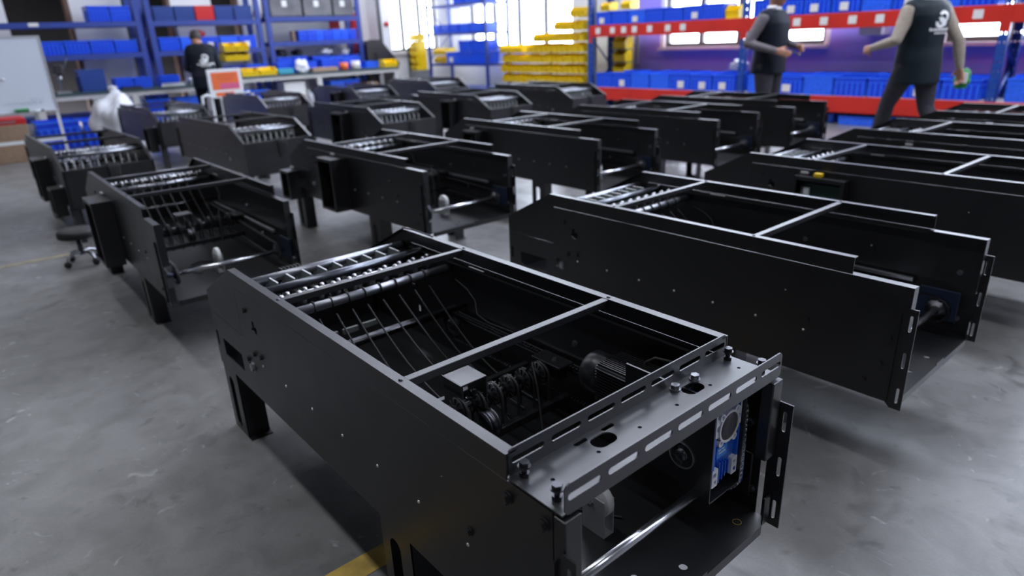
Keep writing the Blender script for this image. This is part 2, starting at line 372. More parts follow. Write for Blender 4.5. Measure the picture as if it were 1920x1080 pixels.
def make_machine(x2, deck):
    root = link('sorter_frame', None)
    def part(mb, name, m, parent=root): return mb.build(name, m, parent)
    # --- side panels, upper cover rails, legs, slotted brackets
    holes = [rrect(-.121, .37, .19, .066, .004), rrect(-.279, .385, .018, .06, .006), [(.135,.556),(.146,.556),(.146,.582),(.164,.582),(.164,.566),(.182,.566),(.182,.548),(.172,.538),(.158,.538),(.150,.546),(.135,.546)],
             circ(.119, .456, .006), circ(1.178, .56, .004, 8), rrect(.047, .40, .014, .034, .006)]
    xe = 1.503 if deck else x2
    low = [(XR, ZB), (XR, ZC-.001), (XA, ZC-.001), (XA, ZS-.001), (xe-.035, ZS-.001), (xe, ZS-.001), (xe, ZB)]
    cov = [(XR, ZC+.0003), (XR, ZR), (0, ZT), (XS1, ZT), (XS1, ZS+.0003), (XA-.0012, ZS+.0003), (XA-.0012, ZC+.0003)]
    for s in (0, 1):
        def yy(a, b): return (a, b) if s == 0 else (W-b, W-a)
        mb = MB().plate(low, holes if s == 0 else holes[3:], 'xz', *yy(0, .003))
        mb.box(XS1 if deck else XS1-.01, xe, *yy(.003, .030), ZS-.004, ZS-.001)              # shoulder lip
        mb.box(XA, XS1, *yy(.003, .020), ZS-.016, ZS-.014)
        if not deck: mb.box(x2-.003, x2, *yy(.003, .034), .46, ZS-.004)
        mb.box(x2-.003, x2, *yy(.003, .030), ZB, ZB+.075)   # front lips
        mb.box(XR, XR+.003, *yy(.003, .02), ZB, ZC-.01)
        pn = part(mb, 'side_panel', 'black')
        for k in range(7):
            o = link('rivet', ME_RIVET, pn, (.182+.179*k, 0 if s == 0 else W, .436), ((PI/2) if s == 0 else -PI/2, 0, 0))
        for bx_, bz in ((.047, .415), (.119, .458), (.178, .466), (1.264, .474), (.097, .604), (x2-.045, .49), (x2-.06, .40), (x2-.1, .33)):
            link('bolt', ME_BOLT, pn, (bx_, 0 if s == 0 else W, bz), ((PI/2) if s == 0 else -PI/2, 0, 0))
        link('bolt', ME_BOLTZ, pn, (.081, 0 if s == 0 else W, .396), ((PI/2) if s == 0 else -PI/2, 0, 0), (1.7, 1.7, 1.2))
        for bx_, bz in ((x2-.07, .52), (x2-.05, .345), (1.1, .40), (.9, .53)):
            link('bolt', ME_BOLTZ, pn, (bx_, .003 if s == 0 else W-.003, bz), ((-PI/2) if s == 0 else PI/2, 0, 0))
        mb = MB().plate(cov, [], 'xz', *yy(0, .003))
        mb.box(0, XS1, *yy(.003, .024), ZT-.003, ZT)                                          # top lip
        d = Vector((0-XR, 0, ZT-ZR)); ln = d.length; ang = math.atan2(d.z, d.x)
        mt = Matrix.Translation((XR, 0, ZR)) @ Matrix.Rotation(-ang, 4, 'Y'); mb.box(0, ln, *yy(.003, .022), -.003, 0, mt)
        mb.box(XR, XR+.003, *yy(.003, .022), ZC, ZR)
        part(mb, 'cover_rail', 'black')
        if deck: part(MB().bbox(1.5035, 1.532, *yy(.0, .040), .46, .658, .003), 'corner_post', 'black')
        # slotted corner bracket
        bz0, bz1 = ZB-.012, .60
        out = [(x2-.022, bz0+.012), (x2-.010, bz0), (x2+.024, bz0), (x2+.024, bz1), (x2-.010, bz1), (x2-.022, bz1-.02)]
        mb = MB().plate(out, [rrect(x2+.008, bz0+f_*(bz1-bz0), .009, .052, .0045) for f_ in (.14, .5, .86)], 'xz', *(yy(-.005, -.001)))
        mb.box(x2-.022, x2-.019, *yy(-.012, -.005), bz0+.015, bz1-.02)
        part(mb, 'slotted_bracket', 'black')
        # legs: folded channel with an arched window in the outer face
        for lx0, lx1 in ((-.302, -.165), (.865, 1.008)):
            cx = (lx0+lx1)/2; mb = MB().plate([(lx0, 0), (lx1, 0), (lx1, ZB-.001), (lx0, ZB-.001)], [rrect(cx-.008, .125, .050, .215, .025, 6)], 'xz', *yy(.004, .007))
            mb.plate([(a, b) for a, b in ((yy(.004, .085)[0], 0), (yy(.004, .085)[1], 0), (yy(.004, .085)[1], ZB-.001), (yy(.004, .085)[0], ZB-.001))],
                     [], 'yz', lx1-.003, lx1)
            mb.box(lx0, lx0+.003, *yy(.007, .05), 0, ZB-.001)
            mb.box(lx1, lx1+.028, *yy(.004, .085), 0, .004).box(lx0, lx1, *yy(.007, .03), 0, .004)
            lg = part(mb, 'leg', 'black')
    # --- end panel, tray
    mb = MB().box(XR, XR+.003, .004, W-.004, ZB-.02, ZR-.002).box(XR+.003, XR+.03, .024, W-.024, ZR-.005, ZR-.002)
    part(mb, 'end_panel', 'black')
    mb = MB().plate([(XR+.004, .0035), (x2-.001, .0035), (x2-.001, W-.0035), (XR+.004, W-.0035)],
                    [circ(x2-.048, .25, .010), circ(x2-.046, .40, .010), circ(x2-.10, .30, .008)], 'xy', ZB+.001, ZB+.004)
    mb.box(x2-.001, x2+.002, .036, W-.036, ZB-.022, ZB+.004).box(x2-.001, x2+.002, W*.52, W*.62, ZB+.004, ZB+.012)
    part(mb, 'floor_tray', 'black')
    # --- two flat bars across the top
    for cx in (.3834, 1.0339):
        cb = part(MB().bbox(cx-.011, cx+.011, .0245, W-.0245, ZT-.020, ZT-.001, .0015), 'cross_bar', 'black')
        for yv in (.012, W-.012): link('screw', ME_SCREW, cb, (cx, yv, ZT))
    # --- discharge rollers at the sloped end
    for tx, tz, nm in ((-.035, .640, 'roller_tube'), (.104, .644, 'roller_tube'), (.275, .618, 'belt_tube')):
        part(MB().tube((tx, .004, tz), (tx, W-.004, tz), .015, n=16), nm, 'satin' if nm == 'belt_tube' or tx < 0 else 'bluesteel')
    fing = MB().prism([(-.070, .505), (-.050, .50), (-.035, .615), (.0, .612), (.060, .60), (.060, .648), (-.015, .648), (-.05, .618), (-.066, .60)], 'xz', -.0022, .0022); fing.cur = 1; fing.box(-.012, .058, -.0026, .0026, .6482, .6502).box(-.0725, -.0702, -.0026, .0026, .505, .60); fing = fing.mesh('finger_plate', 'finger', 'whiteplastic')  # white strips put the light caught by the plate edges into colour
    wheel = MB().lathe([(.006, -.012), (.026, -.012), (.026, .012), (.006, .012)], (0, 0, 0), 'y', 14).mesh('guide_wheel', 'blackplastic')
    bear = MB().lathe([(.008, -.009), (.014, -.009), (.017, 0), (.014, .009), (.008, .009)], (0, 0, 0), 'y', 10).mesh('bearing', 'steel')
    ys = [.075+.0583*k for k in range(10)]
    for k, y in enumerate(ys):
        link('finger_plate', fing, root, (0, y, 0)); link('bearing', bear, root, (.205, y+.01, .648), None, (.7, .7, .7)); link('bearing', bear, root, (.19, y+.036, .650), None, (.6, .6, .6))
        link('guide_wheel', wheel, root, (.238, y, .636), None, (.8, .8, .8))
    part(MB().tube((.198, .004, .646), (.198, W-.004, .646), .005, n=8), 'axle', 'steel')
    part(MB().tube((.36, .004, .498), (.36, W-.004, .498), .007, n=8).box(.31, .335, .02, W-.02, .47, .49), 'guide_rod', 'darksteel')
    for k in range(4): part(MB().box(.18, .19, .13+.075*k, .185+.075*k, .455, .473), 'end_tab', 'finger')
    # round belts: down from the tube to the moving carriage
    for k, y in enumerate(ys[:9]):
        y += .02; pts = []
        for q in range(11):
            t = q/10; pts.append((.30+.56*t, y+.004*math.sin(3*t+k), .585-.22*t+.0*t-.10*math.sin(PI*t)*(.55+.1*math.sin(k))))
        part(MB().path(pts, .0032, 6), 'round_belt', 'rubber')
        part(MB().path([(.275+.0175*math.cos(a), y, .618+.0175*math.sin(a)) for a in [2*PI*q/12 for q in range(12)]], .003, 5, True), 'belt_ring', 'rubber')
    # --- carriage with pulleys and hanging belt loops
    cx, cz = .86, .462
    part(MB().tube((cx, .05, cz), (cx, W-.05, cz), .008, n=10), 'carriage_shaft', 'darksteel')
    pl = MB().lathe([(.010, -.018), (.016, -.018), (.016, -.010), (.034, -.007), (.034, -.003), (.026, 0), (.034, .003), (.034, .007), (.016, .010), (.016, .018), (.010, .018)], (0, 0, 0), 'y', 16)
    for k in range(12):
        a = 2*PI*k/12; mt = Matrix.Rotation(a, 4, 'Y'); pl.box(.016, .033, -.012, .012, -.0012, .0012, mt)
    plm = pl.mesh('pulley', 'blackplastic')
    lp = []
    for q in range(20):
        a = 2*PI*q/20; lp.append((.031*math.cos(a), 0, .031*math.sin(a)-(.085 if math.sin(a) < 0 else 0)))
    lpm = MB().path(lp, .0042, 6, True).mesh('belt_loop', 'rubber')
    for y in ys[:9]:
        link('pulley', plm, root, (cx, y+.02, cz)); link('belt_loop', lpm, root, (cx+.01, y+.02, cz))
    # folded bracket over the middle and its bearing disc
    part(MB().box(.795, .88, .27, .275, .42, .535).box(.795, .88, .35, .355, .42, .535).bbox(.795, .88, .27, .355, .532, .537, .0015).box(.793, .88, .268, .27, .515, .537), 'centre_bracket', 'deck')
    part(MB().lathe([(.012, -.02), (.038, -.02), (.038, -.014), (.033, -.012), (.033, .006), (.038, .008), (.038, .014), (.012, .014)], (.93, .315, .43), 'y', 20), 'idler_wheel', 'darksteel')
    part(MB().bbox(.72, .74, .045, W-.045, .395, .425, .003).bbox(.90, .92, .045, W-.045, .36, .385, .003), 'carriage_beam', 'black')
    for y in (.06, W-.06):
        part(MB().bbox(.80, .92, y-.03, y+.03, .478, .486, .002).bbox(.82, .90, y-.022, y+.022, .43, .478, .004), 'carriage_block', 'black')
        link('bolt', ME_BOLTZ, root, (.87, y, .486), None, (.8, .8, .8))
    # --- guide rails and chains along both walls
    for s in (0, 1):
        yr = .030 if s == 0 else W-.030; yc = .072 if s == 0 else W-.072; fx = x2-.105 if not deck else 1.34; fz = .43 if deck else .385
        if deck and s: yc = W-.05
        part(MB().bbox(.30, 1.36, yr-.009, yr+.009, .459, .474, .002), 'guide_rail', 'steel')
        part(MB().box(.30, 1.36, min(yr, yr+(-.012 if s == 0 else .012)), max(yr, yr+(-.012 if s == 0 else .012)), .445, .458), 'rail_seat', 'black')
        cr = .046 if not deck else .052
        part(chain_mesh(stadium(.34, .43, fx, fz, cr), yc), 'drive_chain', 'darksteel')
        for sx, szz in ((.34, .43), (fx, fz)):
            sp = MB().lathe([(.012, -.014), (.022, -.014), (.022, -.003), (cr-.008, -.003), (cr-.008, .003), (.022, .003), (.022, .012), (.012, .012)], (sx, yc, szz), 'y', 18)
            for q in range(18):
                a = 2*PI*q/18; mt = Matrix.Translation((sx, yc, szz)) @ Matrix.Rotation(a, 4, 'Y'); sp.box(cr-.009, cr-.001, -.0025, .0025, -.003, .003, mt)
            part(sp, 'sprocket', 'darksteel')
        part(MB().bbox(x2-.19, x2-.05, *((.004, .012) if s == 0 else (W-.012, W-.004)), .325, .445, .003), 'bearing_plate', 'sprocketcover' if not deck else 'black')
    shx, shz = (1.452, .410) if deck else (x2-.105, .385)
    part(MB().tube((shx, .03, shz), (shx, W-.03 if not deck else .52, shz), .0105, n=16), 'drive_shaft', 'chrome')
    # caster wheel in its aluminium holder on the tray
    hx, hy = (1.25, .335) if deck else (1.22, .33)
    h = part(MB().box(hx, hx+.068, hy, hy+.003, ZB+.005, ZB+.105).box(hx, hx+.068, hy+.031, hy+.034, ZB+.005, ZB+.105).box(hx, hx+.068, hy+.003, hy+.031, ZB+.005, ZB+.008), 'roller_holder', 'brushed')
    MB().lathe([(.008, .006), (.040, .006), (.043, .010), (.043, .024), (.040, .028), (.008, .028)], (hx+.034, hy, ZB+.092), 'y', 24).build('wheel', 'white', h)
    link('bolt', ME_BOLTZ, h, (hx+.03, hy, ZB+.085), (PI/2, 0, 0), (.55, .55, 1.2))
    # cable bundle hung over the end panel, thin wire on the wall
    mb = MB()
    for k in range(6):
        y = .27+.014*k; mb.path([(XR-.012-.004*math.sin(k), y, ZR-.11-.01*k), (XR-.012, y, ZR-.02), (XR, y+.004, ZR+.012), (XR+.02, y+.006, ZR+.013), (XR+.04, y+.01, ZR-.04), (XR+.045, y+.012, ZR-.12)], .0045, 6)
    part(mb, 'cable_bundle', 'rubber')
    part(MB().path([(.31, W-.006, .583), (.38, W-.008, .565), (.43, W-.012, .535), (.46, W-.03, .50), (.52, W-.03, .487), (.66, W-.04, .50), (.74, W-.05, .51)], .0028, 6), 'thin_wire', 'rubber')
    part(MB().path([(.87, .50, .49), (.90, .50, .53), (.93, .49, .47), (.97, .47, .35), (1.02, .44, .30), (1.05, .38, .288), (1.0, .32, .288), (1.04, .25, .290), (1.15, .20, .288), (1.22, .25, .288), (1.12, .30, .290), (1.2, .36, .288), (1.3, .42, .288)], .0032, 6), 'cable', 'rubber')
    part(MB().bbox(.42, .50, W-.024, W-.0205, ZS-.003, ZS+.0, .001), 'white_label', 'white')
    return root
# ------------------------------------------------------------------ foreground machine: same frame plus deck, gearbox, motor
XD = 1.537
A = make_machine(XD, True); A.name = 'sorter_frame'
tag(A, 'large black machine frame in the foreground with slotted deck plate and blue gearbox', 'machine frame', 'black machine frames on the floor')
dk = MB().plate([(1.386, .002), (XD-.014, .002), (XD-.014, W-.002), (1.386, W-.002)],
    [rrect(1.426, .208, .036, .058, .018, 6), rrect(1.428, .487, .036, .058, .018, 6), rrect(1.402, .245, .012, .034, .006), rrect(1.401, .171, .012, .034, .006)]
    + [circ(1.446, y, .0042, 10) for y in (.056, .172, .289, .407, .524, .635)], 'xy', .6645, .6675).build('deck_plate', 'deck', A)
for x0, x1 in ((1.386, 1.389), (XD-.014, XD-.011)):
    z1 = .722 if x0 < 1.4 else .724
    MB().plate(rrect(W/2, (.6645+z1)/2, W-.012, z1-.6645, .012, 5), [rrect(.052+.0955*k, .6645+(z1-.6645)*.56, .078, .013, .0065, 5) for k in range(7)], 'yz', x0, x1).build('slotted_flange', 'deck', dk)
for x, y, me in ((1.405, .028, ME_BOLTTALL), (1.488, .026, ME_BOLTTALL), (1.406, W-.022, ME_BOLTTALL), (1.489, W-.022, ME_BOLTTALL)): link('bolt', me, dk, (x, y, .6675))
for x, y in ((1.409, .521), (1.406, .455)): link('bolt', ME_BOLTZ, dk, (x, y, .6675), None, (1.15, 1.15, 1.6))
for x in (1.390, 1.483): link('bolt', ME_BOLT, A, (x, 0, .628), (PI/2, 0, 0), (1.25, 1.25, 1.5)); link('bolt', ME_BOLT, A, (x, W, .628), (-PI/2, 0, 0), (1.25, 1.25, 1.5))
# gearbox mounting: upright plate with a bearing, and a dark rimmed bracket
MB().plate([(1.24, .412), (1.47, .412), (1.47, .655), (1.24, .655)], [], 'xz', .492, .497).build('gear_plate', 'black', A)
MB().plate(circ(1.41, .49, .034, 28), [circ(1.41, .49, .0305, 28)], 'xz', .486, .4918).build('bearing_ring', 'steel', A)
MB().lathe([(0, -.012), (.014, -.012), (.015, -.010), (.015, -.002), (.024, -.002), (.024, 0)], (1.41, .4915, .49), 'y', 20).build('bearing_hub', 'darksteel', A)
MB().plate(rrect(.549, .525, .118, .258, .012), [], 'yz', 1.408, 1.412).box(1.412, 1.487, .4885, .4915, .40, .65).box(1.412, 1.487, .6065, .6090, .40, .65).box(1.412, 1.487, .4915, .6065, .396, .400).build('gear_bracket', 'black', A)
g = MB().bbox(1.413, 1.470, .505, .605, .425, .640, .004).build('gearbox', 'gearblue', A)
gx = 1.470
for yc, zc in ((.517, .592), (.593, .592)): MB().plate(rrect(yc, zc, .022, .075, .003), [rrect(yc, zc+.018, .012, .020, .002), circ(yc, zc-.016, .0075)], 'yz', gx, gx+.010).build('corner_pad', 'machined', g)
for yc, zc in ((.517, .448), (.593, .448)): MB().plate(rrect(yc, zc, .022, .046, .003), [rrect(yc-.002, zc+.008, .012, .012, .004), rrect(yc+.002, zc-.012, .010, .012, .002)], 'yz', gx, gx+.010).build('corner_pad', 'machined', g)
MB().plate(circ(.555, .568, .0385, 32), [circ(.555, .568, .0335, 32)], 'yz', gx+.004, gx+.013).build('ring_flange', 'machined', g)
for a in (.9, 2.3, 4.0, 5.3): MB().plate(circ(.555+.043*math.cos(a), .568+.043*math.sin(a), .009, 14), [circ(.555+.043*math.cos(a), .568+.043*math.sin(a), .005, 10)], 'yz', gx+.003, gx+.0125).build('screw_eye', 'machined', g)
MB().lathe([(0, .011), (.0332, .011), (.0332, 0), (0, 0)], (gx, .555, .568), 'x', 32).build('shaft_cover', 'discgrey', g)
lb = MB().box(gx, gx+.004, .527, .566, .490, .518).build('rating_label', 'gearlabel', g)
mb = MB()
for k, (a, b) in enumerate(((.532, .541), (.544, .556), (.534, .560))): z = .510-.008*(k//2)-.0*k; mb.box(gx+.0041, gx+.0046, a, b, z-.0015, z+.0015)
mb.build('print', 'machined', lb)
mb = MB()
for k in range(4): mb.box(gx, gx+.010, .532+.0115*k, .5345+.0115*k, .428+.004*k, .482-.003*k)
mb.build('cooling_fins', 'gearblue', g)
mb = MB().box(gx, gx+.009, .505, .512, .430, .635).box(gx, gx+.009, .598, .605, .430, .635); mb.build('side_ribs', 'gearblue', g)
# upright chain loop beside the gearbox
pts = []
for k in range(13): a = -PI/2+PI*k/12-.2; pts.append((1.425+.052*math.cos(a+.2), .565+.052*math.sin(a+.2)))
pts = [(1.425+.055*math.cos(a), .575+.055*math.sin(a)) for a in [PI*k/10 for k in range(11)]]+[(1.425+.055*math.cos(a), .40+.055*math.sin(a)) for a in [PI+PI*k/10 for k in range(11)]]
chain_mesh(pts, .622).build('drive_chain', 'steel', A)
for zz in (.575, .40): MB().lathe([(.01, -.01), (.02, -.01), (.02, -.003), (.046, -.003), (.046, .003), (.02, .003), (.02, .008), (.01, .008)], (1.425, .622, zz), 'y', 18).build('sprocket', 'darksteel', A)
MB().bbox(1.40, 1.475, .640, .652, .37, .50, .004).build('chain_guard', 'rackblue', A)
MB().plate(circ(1.493, .609, .0105, 20), [circ(1.493, .609, .0092, 20)], 'xy', ZB+.004, ZB+.0048).build('yellow_ring', 'yellowpaint', A)
# geared motor on the right wall
mo = MB().lathe([(.0, -.03), (.046, -.03), (.055, -.02), (.055, .03), (.0, .03)], (1.09, .565, .548), 'x', 28).build('motor', 'blackplastic', A)
mb = MB().bbox(1.121, 1.315, .515, .615, .498, .598, .006)
for k in range(12):
    yv = .520+.0080*k
    if k not in (5, 6): mb.box(1.127, 1.307, yv, yv+.003, .598, .604)
    zv = .503+.0080*k; mb.box(1.127, 1.307, .509, .515, zv, zv+.003)
mb.build('finned_body', 'blackplastic', mo)
for yy_ in (.526, .604): link('bolt', ME_BOLTZ, mo, (1.121, yy_, .588), (0, -PI/2, 0), (.5, .5, .5))
MB().bbox(1.14, 1.25, .616, .668, .44, .50, .004).build('motor_bracket', 'black', A)
MB().path([(1.21, .60, .585), (1.215, .60, .61), (1.235, .61, .625), (1.27, .63, .62), (1.30, .65, .58), (1.31, .655, .5)], .004, 6).build('cable', 'rubber', A)
MB().path([(.02, W-.03, .722), (.05, W-.035, .728), (.10, W-.03, .730), (.16, W-.02, .724), (.20, W-.014, .720)], .003, 6).build('cable', 'rubber', A)
MB().path([(1.05+.07*math.cos(t), .20+.05*math.sin(t), .288+.003*math.sin(2*t)+.002*t/6) for t in [.5*k for k in range(30)]], .0035, 6).build('cable', 'rubber', A)

# ------------------------------------------------------------------ the other frames
def kids_of(o, memo={}):
    if o.name not in memo: memo[o.name] = list(o.children)
    return memo[o.name]
def copy_tree(o, parent=None):
    c = o.copy(); COL.objects.link(c); c.parent = parent
    for ch in kids_of(o): copy_tree(ch, c)
    return c
PROTO = make_machine(1.572, False)
def control_box(parent, x0, x1, z0, z1, d, side=0, lit=False, yellow=False):
    """open-fronted electrical box bolted to the outside of a side panel"""
    def yy(a, b): return (-b, -a) if side == 0 else (W+a, W+b)
    b = MB().box(x0, x1, *yy(.001, .004), z0, z1).box(x0, x0+.003, *yy(.004, d), z0, z1).box(x1-.003, x1, *yy(.004, d), z0, z1).box(x0+.003, x1-.003, *yy(.004, d), z1-.003, z1).box(x0+.003, x1-.003, *yy(.004, d), z0, z0+.003)
    b.box(x0+.003, x0+.018, *yy(d-.003, d), z0+.003, z1-.003).box(x1-.018, x1-.003, *yy(d-.003, d), z0+.003, z1-.003).box(x0+.018, x1-.018, *yy(d-.003, d), z1-.020, z1-.003).box(x0+.018, x1-.018, *yy(d-.003, d), z0+.003, z0+.018)
    o = b.build('control_box', 'black', parent)
    MB().box(x0+.03, x0+.05, *yy(.02, .035), z0+.06, z1-.06).build('terminal_strip', 'greybox', o)
    if lit:
        MB().box(x0+.04, x1-.04, *yy(.02, .028), z0+.04, z1-.04).build('circuit_board', 'pcb', o)
        MB().box(x0+.05, x0+.08, *yy(.03, .045), z0+.07, z1-.06).build('connector', 'whiteplastic', o)
        MB().path([(x0+.06, yy(.04, .05)[0], z0+.1), (x0+.08, yy(.06, .07)[0], z0+.14), (x0+.05, yy(.05, .06)[0], z0+.18)], .003, 5).build('wire', 'red', o)
    if yellow: MB().bbox(x0+.10, x0+.145, *yy(.02, .055), z1, z1+.022, .004).build('yellow_plug', 'yellowbin', o)
    MB().bbox(x0+.005, x0+.05, *yy(.0, .012), z1+.004, z1+.016, .002).build('connector', 'whiteplastic', o)
    return o
G = 'black machine frames on the floor'
SPEC = [  # x, y, rz, sx, sy, sz, flipped, label, boxes
 (.012, 1.418, .002, .964, 1.0, .998, 0, 'open-fronted black machine frame standing right behind the foreground one', []),
 (.115, 2.902, -.016, .959, .979, .991, 0, 'black machine frame whose side box carries a small yellow plug', [(.33, .61, .33, .635, .075, 0, True, True)]),
 (.164, 4.137, -.013, .973, .995, .995, 0, 'fourth black machine frame back in the right-hand row', [(.34, .58, .36, .63, .09, 0, False, False)]),
 (.248, 5.372, .023, 1, 1, 1, 0, 'fifth and farthest black machine frame at the right edge', [(.34, .58, .36, .63, .09, 0, False, False)]),
 (-2.636, .044, -.009, .98, .932, .987, 0, 'black machine frame at left beside the dark stool, belts visible inside', [(.34, .60, .25, .625, .11, 0, False, False)]),
 (-2.718, 1.477, .011, 1.007, 1.022, 1.004, 0, 'black machine frame with two open boxes on its near side', [(.43, .645, .285, .645, .118, 0, False, False), (-.30, -.15, .25, .47, .10, 0, True, False)]),
 (-2.727, 2.98, 0, 1.023, 1.017, 1.006, 0, 'third black machine frame from the left in the middle row', [(.10, .30, .34, .63, .10, 0, False, False)]),
 (-2.631, 4.362, .011, 1.005, .997, 1.001, 0, 'fourth black machine frame from the left in the middle row', []),
 (-2.573, 5.566, .001, .995, .991, .998, 0, 'last black machine frame of the middle row, in front of the grey-sleeved man', []),
 (-4.154, .675, .014, .997, .953, .992, 1, 'leftmost black machine frame with white finger comb, near the whiteboard', [(.30, .55, .26, .60, .10, 1, False, False), (-.15, .02, .20, .42, .09, 1, True, False)]),
 (-4.367, 2.132, .03, .999, .991, .999, 1, 'second sloped-end black machine frame right of the whiteboard', []),
 (-4.527, 3.70, -.015, 1, 1.005, 1.003, 1, 'third sloped-end black machine frame, dark box on its side', [(.47, .74, .27, .635, .10, 1, False, False)]),
 (-4.625, 5.277, -.043, 1, 1.013, 1.002, 1, 'fourth sloped-end black machine frame from the left', [(.42, .66, .27, .635, .10, 1, False, False)]),
 (-4.685, 6.735, -.024, 1, 1.004, 1.001, 1, 'sloped-end black machine frame nearest the red pallet rack', []),
 (-7.261, 2.118, .029, .998, .973, .996, 1, 'far black machine frame beside the white plastic sack', [(-.16, .06, .20, .50, .10, 1, True, False)]),
 (-7.808, 3.728, -.005, 1, 1.002, 1, 1, 'far black machine frame right of the orange sign', []),
 (-7.846, 5.273, -.053, .998, 1.011, 1.001, 1, 'far black machine frame in front of the right work table', [(.42, .66, .27, .635, .10, 1, False, False)]),
 (-8.164, 6.943, -.067, 1, 1.016, 1.002, 1, 'farthest black machine frame in front of the blue tray shelf', []),
]
for i, (x, y, rz, sx, sy, sz, fl_, lab, boxes) in enumerate(SPEC):
    r = PROTO if i == len(SPEC)-1 else copy_tree(PROTO)
    r.location = (x, y, 0); r.rotation_euler = (0, 0, rz+(PI if fl_ else 0)); r.scale = (sx, sy, sz)
    tag(r, lab, 'machine frame', G)
    for bx_ in boxes: control_box(r, *bx_)
# low stool with casters beside the left machine
st = thing('work_stool', 'low round black stool on casters left of a machine frame', 'stool', (-3.22, -.04, 0))
MB().lathe([(0, .195), (.11, .195), (.122, .203), (.122, .235), (.11, .25), (0, .255)], (0, 0, 0), 'z', 24).build('seat', 'rubber', st)
MB().tube((0, 0, .07), (0, 0, .196), .018, n=12).build('column', 'darksteel', st)
for k in range(4):
    a = 2*PI*k/4+.5; c, s = math.cos(a), math.sin(a)
    lg = MB().path([(0, 0, .085), (.06*c, .06*s, .09), (.10*c, .10*s, .075), (.115*c, .115*s, .05)], .011, 8).build('leg', 'zinc', st)
    MB().lathe([(0, -.010), (.022, -.010), (.024, 0), (.022, .010), (0, .010)], (.12*c, .12*s, .025), 'x', 14).build('caster', 'rubber', lg)
# ------------------------------------------------------------------ crates and bins (unit shapes, scaled per object)
def crate_mesh(m, nested=0):
    mb = MB(); t = .016; ins = .035
    def ring(z, s, w_=.5, d=.5): return [(-w_+s, -d+s, z), (w_-s, -d+s, z), (w_-s, d-s, z), (-w_+s, d-s, z)]
    o0, o1 = ring(0, ins), ring(1, .012); i0, i1 = ring(.03, ins+t), ring(1, .012+t)
    vs_ = o0+o1+i0+i1; fs = [(0, 1, 2, 3), (8, 9, 10, 11)]
    for k in range(4): j = (k+1) % 4; fs += [(k, j, 4+j, 4+k), (8+k, 8+j, 12+j, 12+k), (4+k, 4+j, 12+j, 12+k)]
    mb._add(vs_, fs)
    mb.cur = 1
    for z0, z1 in ((.93, 1.0), (.72, .76)):
        s = -.012 if z0 > .9 else .0
        mb.box(-.5+s, .5-s, -.5+s, -.482+s, z0, z1).box(-.5+s, .5-s, .482-s, .5-s, z0, z1).box(-.5+s, -.482+s, -.482+s, .482-s, z0, z1).box(.482-s, .5-s, -.482+s, .482-s, z0, z1)
    for k in range(6):
        a = -.42+.168*k
        for s in (-1, 1):
            mb.box(a-.02, a+.02, s*.475-.022, s*.475+.022, .05, .74); mb.box(s*.475-.022, s*.475+.022, a-.02, a+.02, .05, .74)
    return mb.mesh('crate', m, {'bluecrate': 'bluerim', 'bluecrate2': 'bluerim'}.get(m, m))
CR = {m: crate_mesh(m) for m in ('bluecrate', 'bluecrate2', 'navycrate', 'redcrate')}
ME_CARD = MB().box(-.5, .5, -.5, .5, 0, 1).mesh('label_card', 'paper')
def crate(x, y, z, w_, d, h, label, m='bluecrate', rz=0., card=False, group=None, name='storage_crate'):
    """w_ along the shelf, d into it; front faces -y before rotation"""
    o = link(name, CR[m], None, (x, y, z), (0, 0, rz), (w_, d, h)); tag(o, label, 'crate', group)
    if card:
        c = link('label_card', ME_CARD, o, (random.uniform(-.1, .1), -.515, .12), None, (.30, .012, .42))
    return o
def bin_mesh():
    mb = MB(); pr = [(-.5, 0), (.42, 0), (.5, .55), (.18, 1), (-.5, 1)]
    for s in (-1, 1): mb.prism([(v, z) for v, z in pr], 'yz', s*.5, s*.46)
    mb.box(-.46, .46, -.5, -.46, 0, 1).box(-.46, .46, -.46, .42, 0, .05)
    mb._add([(-.46, .42, .05), (.46, .42, .05), (.46, .49, .52), (-.46, .49, .52), (-.46, .38, .05), (.46, .38, .05), (.46, .45, .54), (-.46, .45, .54)], [(0, 1, 2, 3), (4, 7, 6, 5), (3, 2, 6, 7)])
    mb.box(-.5, .5, .44, .53, .50, .60)
    return mb.mesh('picking_bin', 'yellowbin')
ME_BIN = bin_mesh()
def pbin(x, y, z, w_, d, h, label, rz=PI, group='yellow picking bins on the louvred rack'):
    return tag(link('picking_bin', ME_BIN, None, (x, y, z), (0, 0, rz), (w_, d, h)), label, 'bin', group)

# ------------------------------------------------------------------ red and blue pallet rack along the window wall
RY0, RY1 = 9.4, 10.05; LOWZ, UPZ = .40, 1.52
rk = thing('pallet_rack', 'pallet rack with blue uprights and red beams along the window wall', 'rack', (0, 0, 0))
posts = (-7.2, -3.92, -.46, 3.0)
for px in posts:
    for yv in (RY0, RY1):
        s = 1 if yv == RY0 else -1
        mb = MB().plate([(px-.05, 0), (px+.05, 0), (px+.05, 2.7), (px-.05, 2.7)], [rrect(px+dx, .10+.11*k, .016, .034, .006, 2) for k in range(23) for dx in (-.025, .025)], 'xz', yv, yv+.003*s)
        mb.box(px-.05, px-.047, min(yv, yv+.08*s), max(yv, yv+.08*s), 0, 2.7).box(px+.047, px+.05, min(yv, yv+.08*s), max(yv, yv+.08*s), 0, 2.7)
        mb.box(px-.07, px+.07, min(yv-.02*s, yv+.1*s), max(yv-.02*s, yv+.1*s), 0, .008)
        mb.build('upright', 'rackblue', rk)
    z = .25; f = 0
    while z < 2.4:
        a, b = (RY0+.05, RY1-.05) if f == 0 else (RY1-.05, RY0+.05)
        MB().tube((px, a, z), (px, b, z+.52), .016, n=6).build('brace', 'rackblue', rk); z += .54; f = 1-f
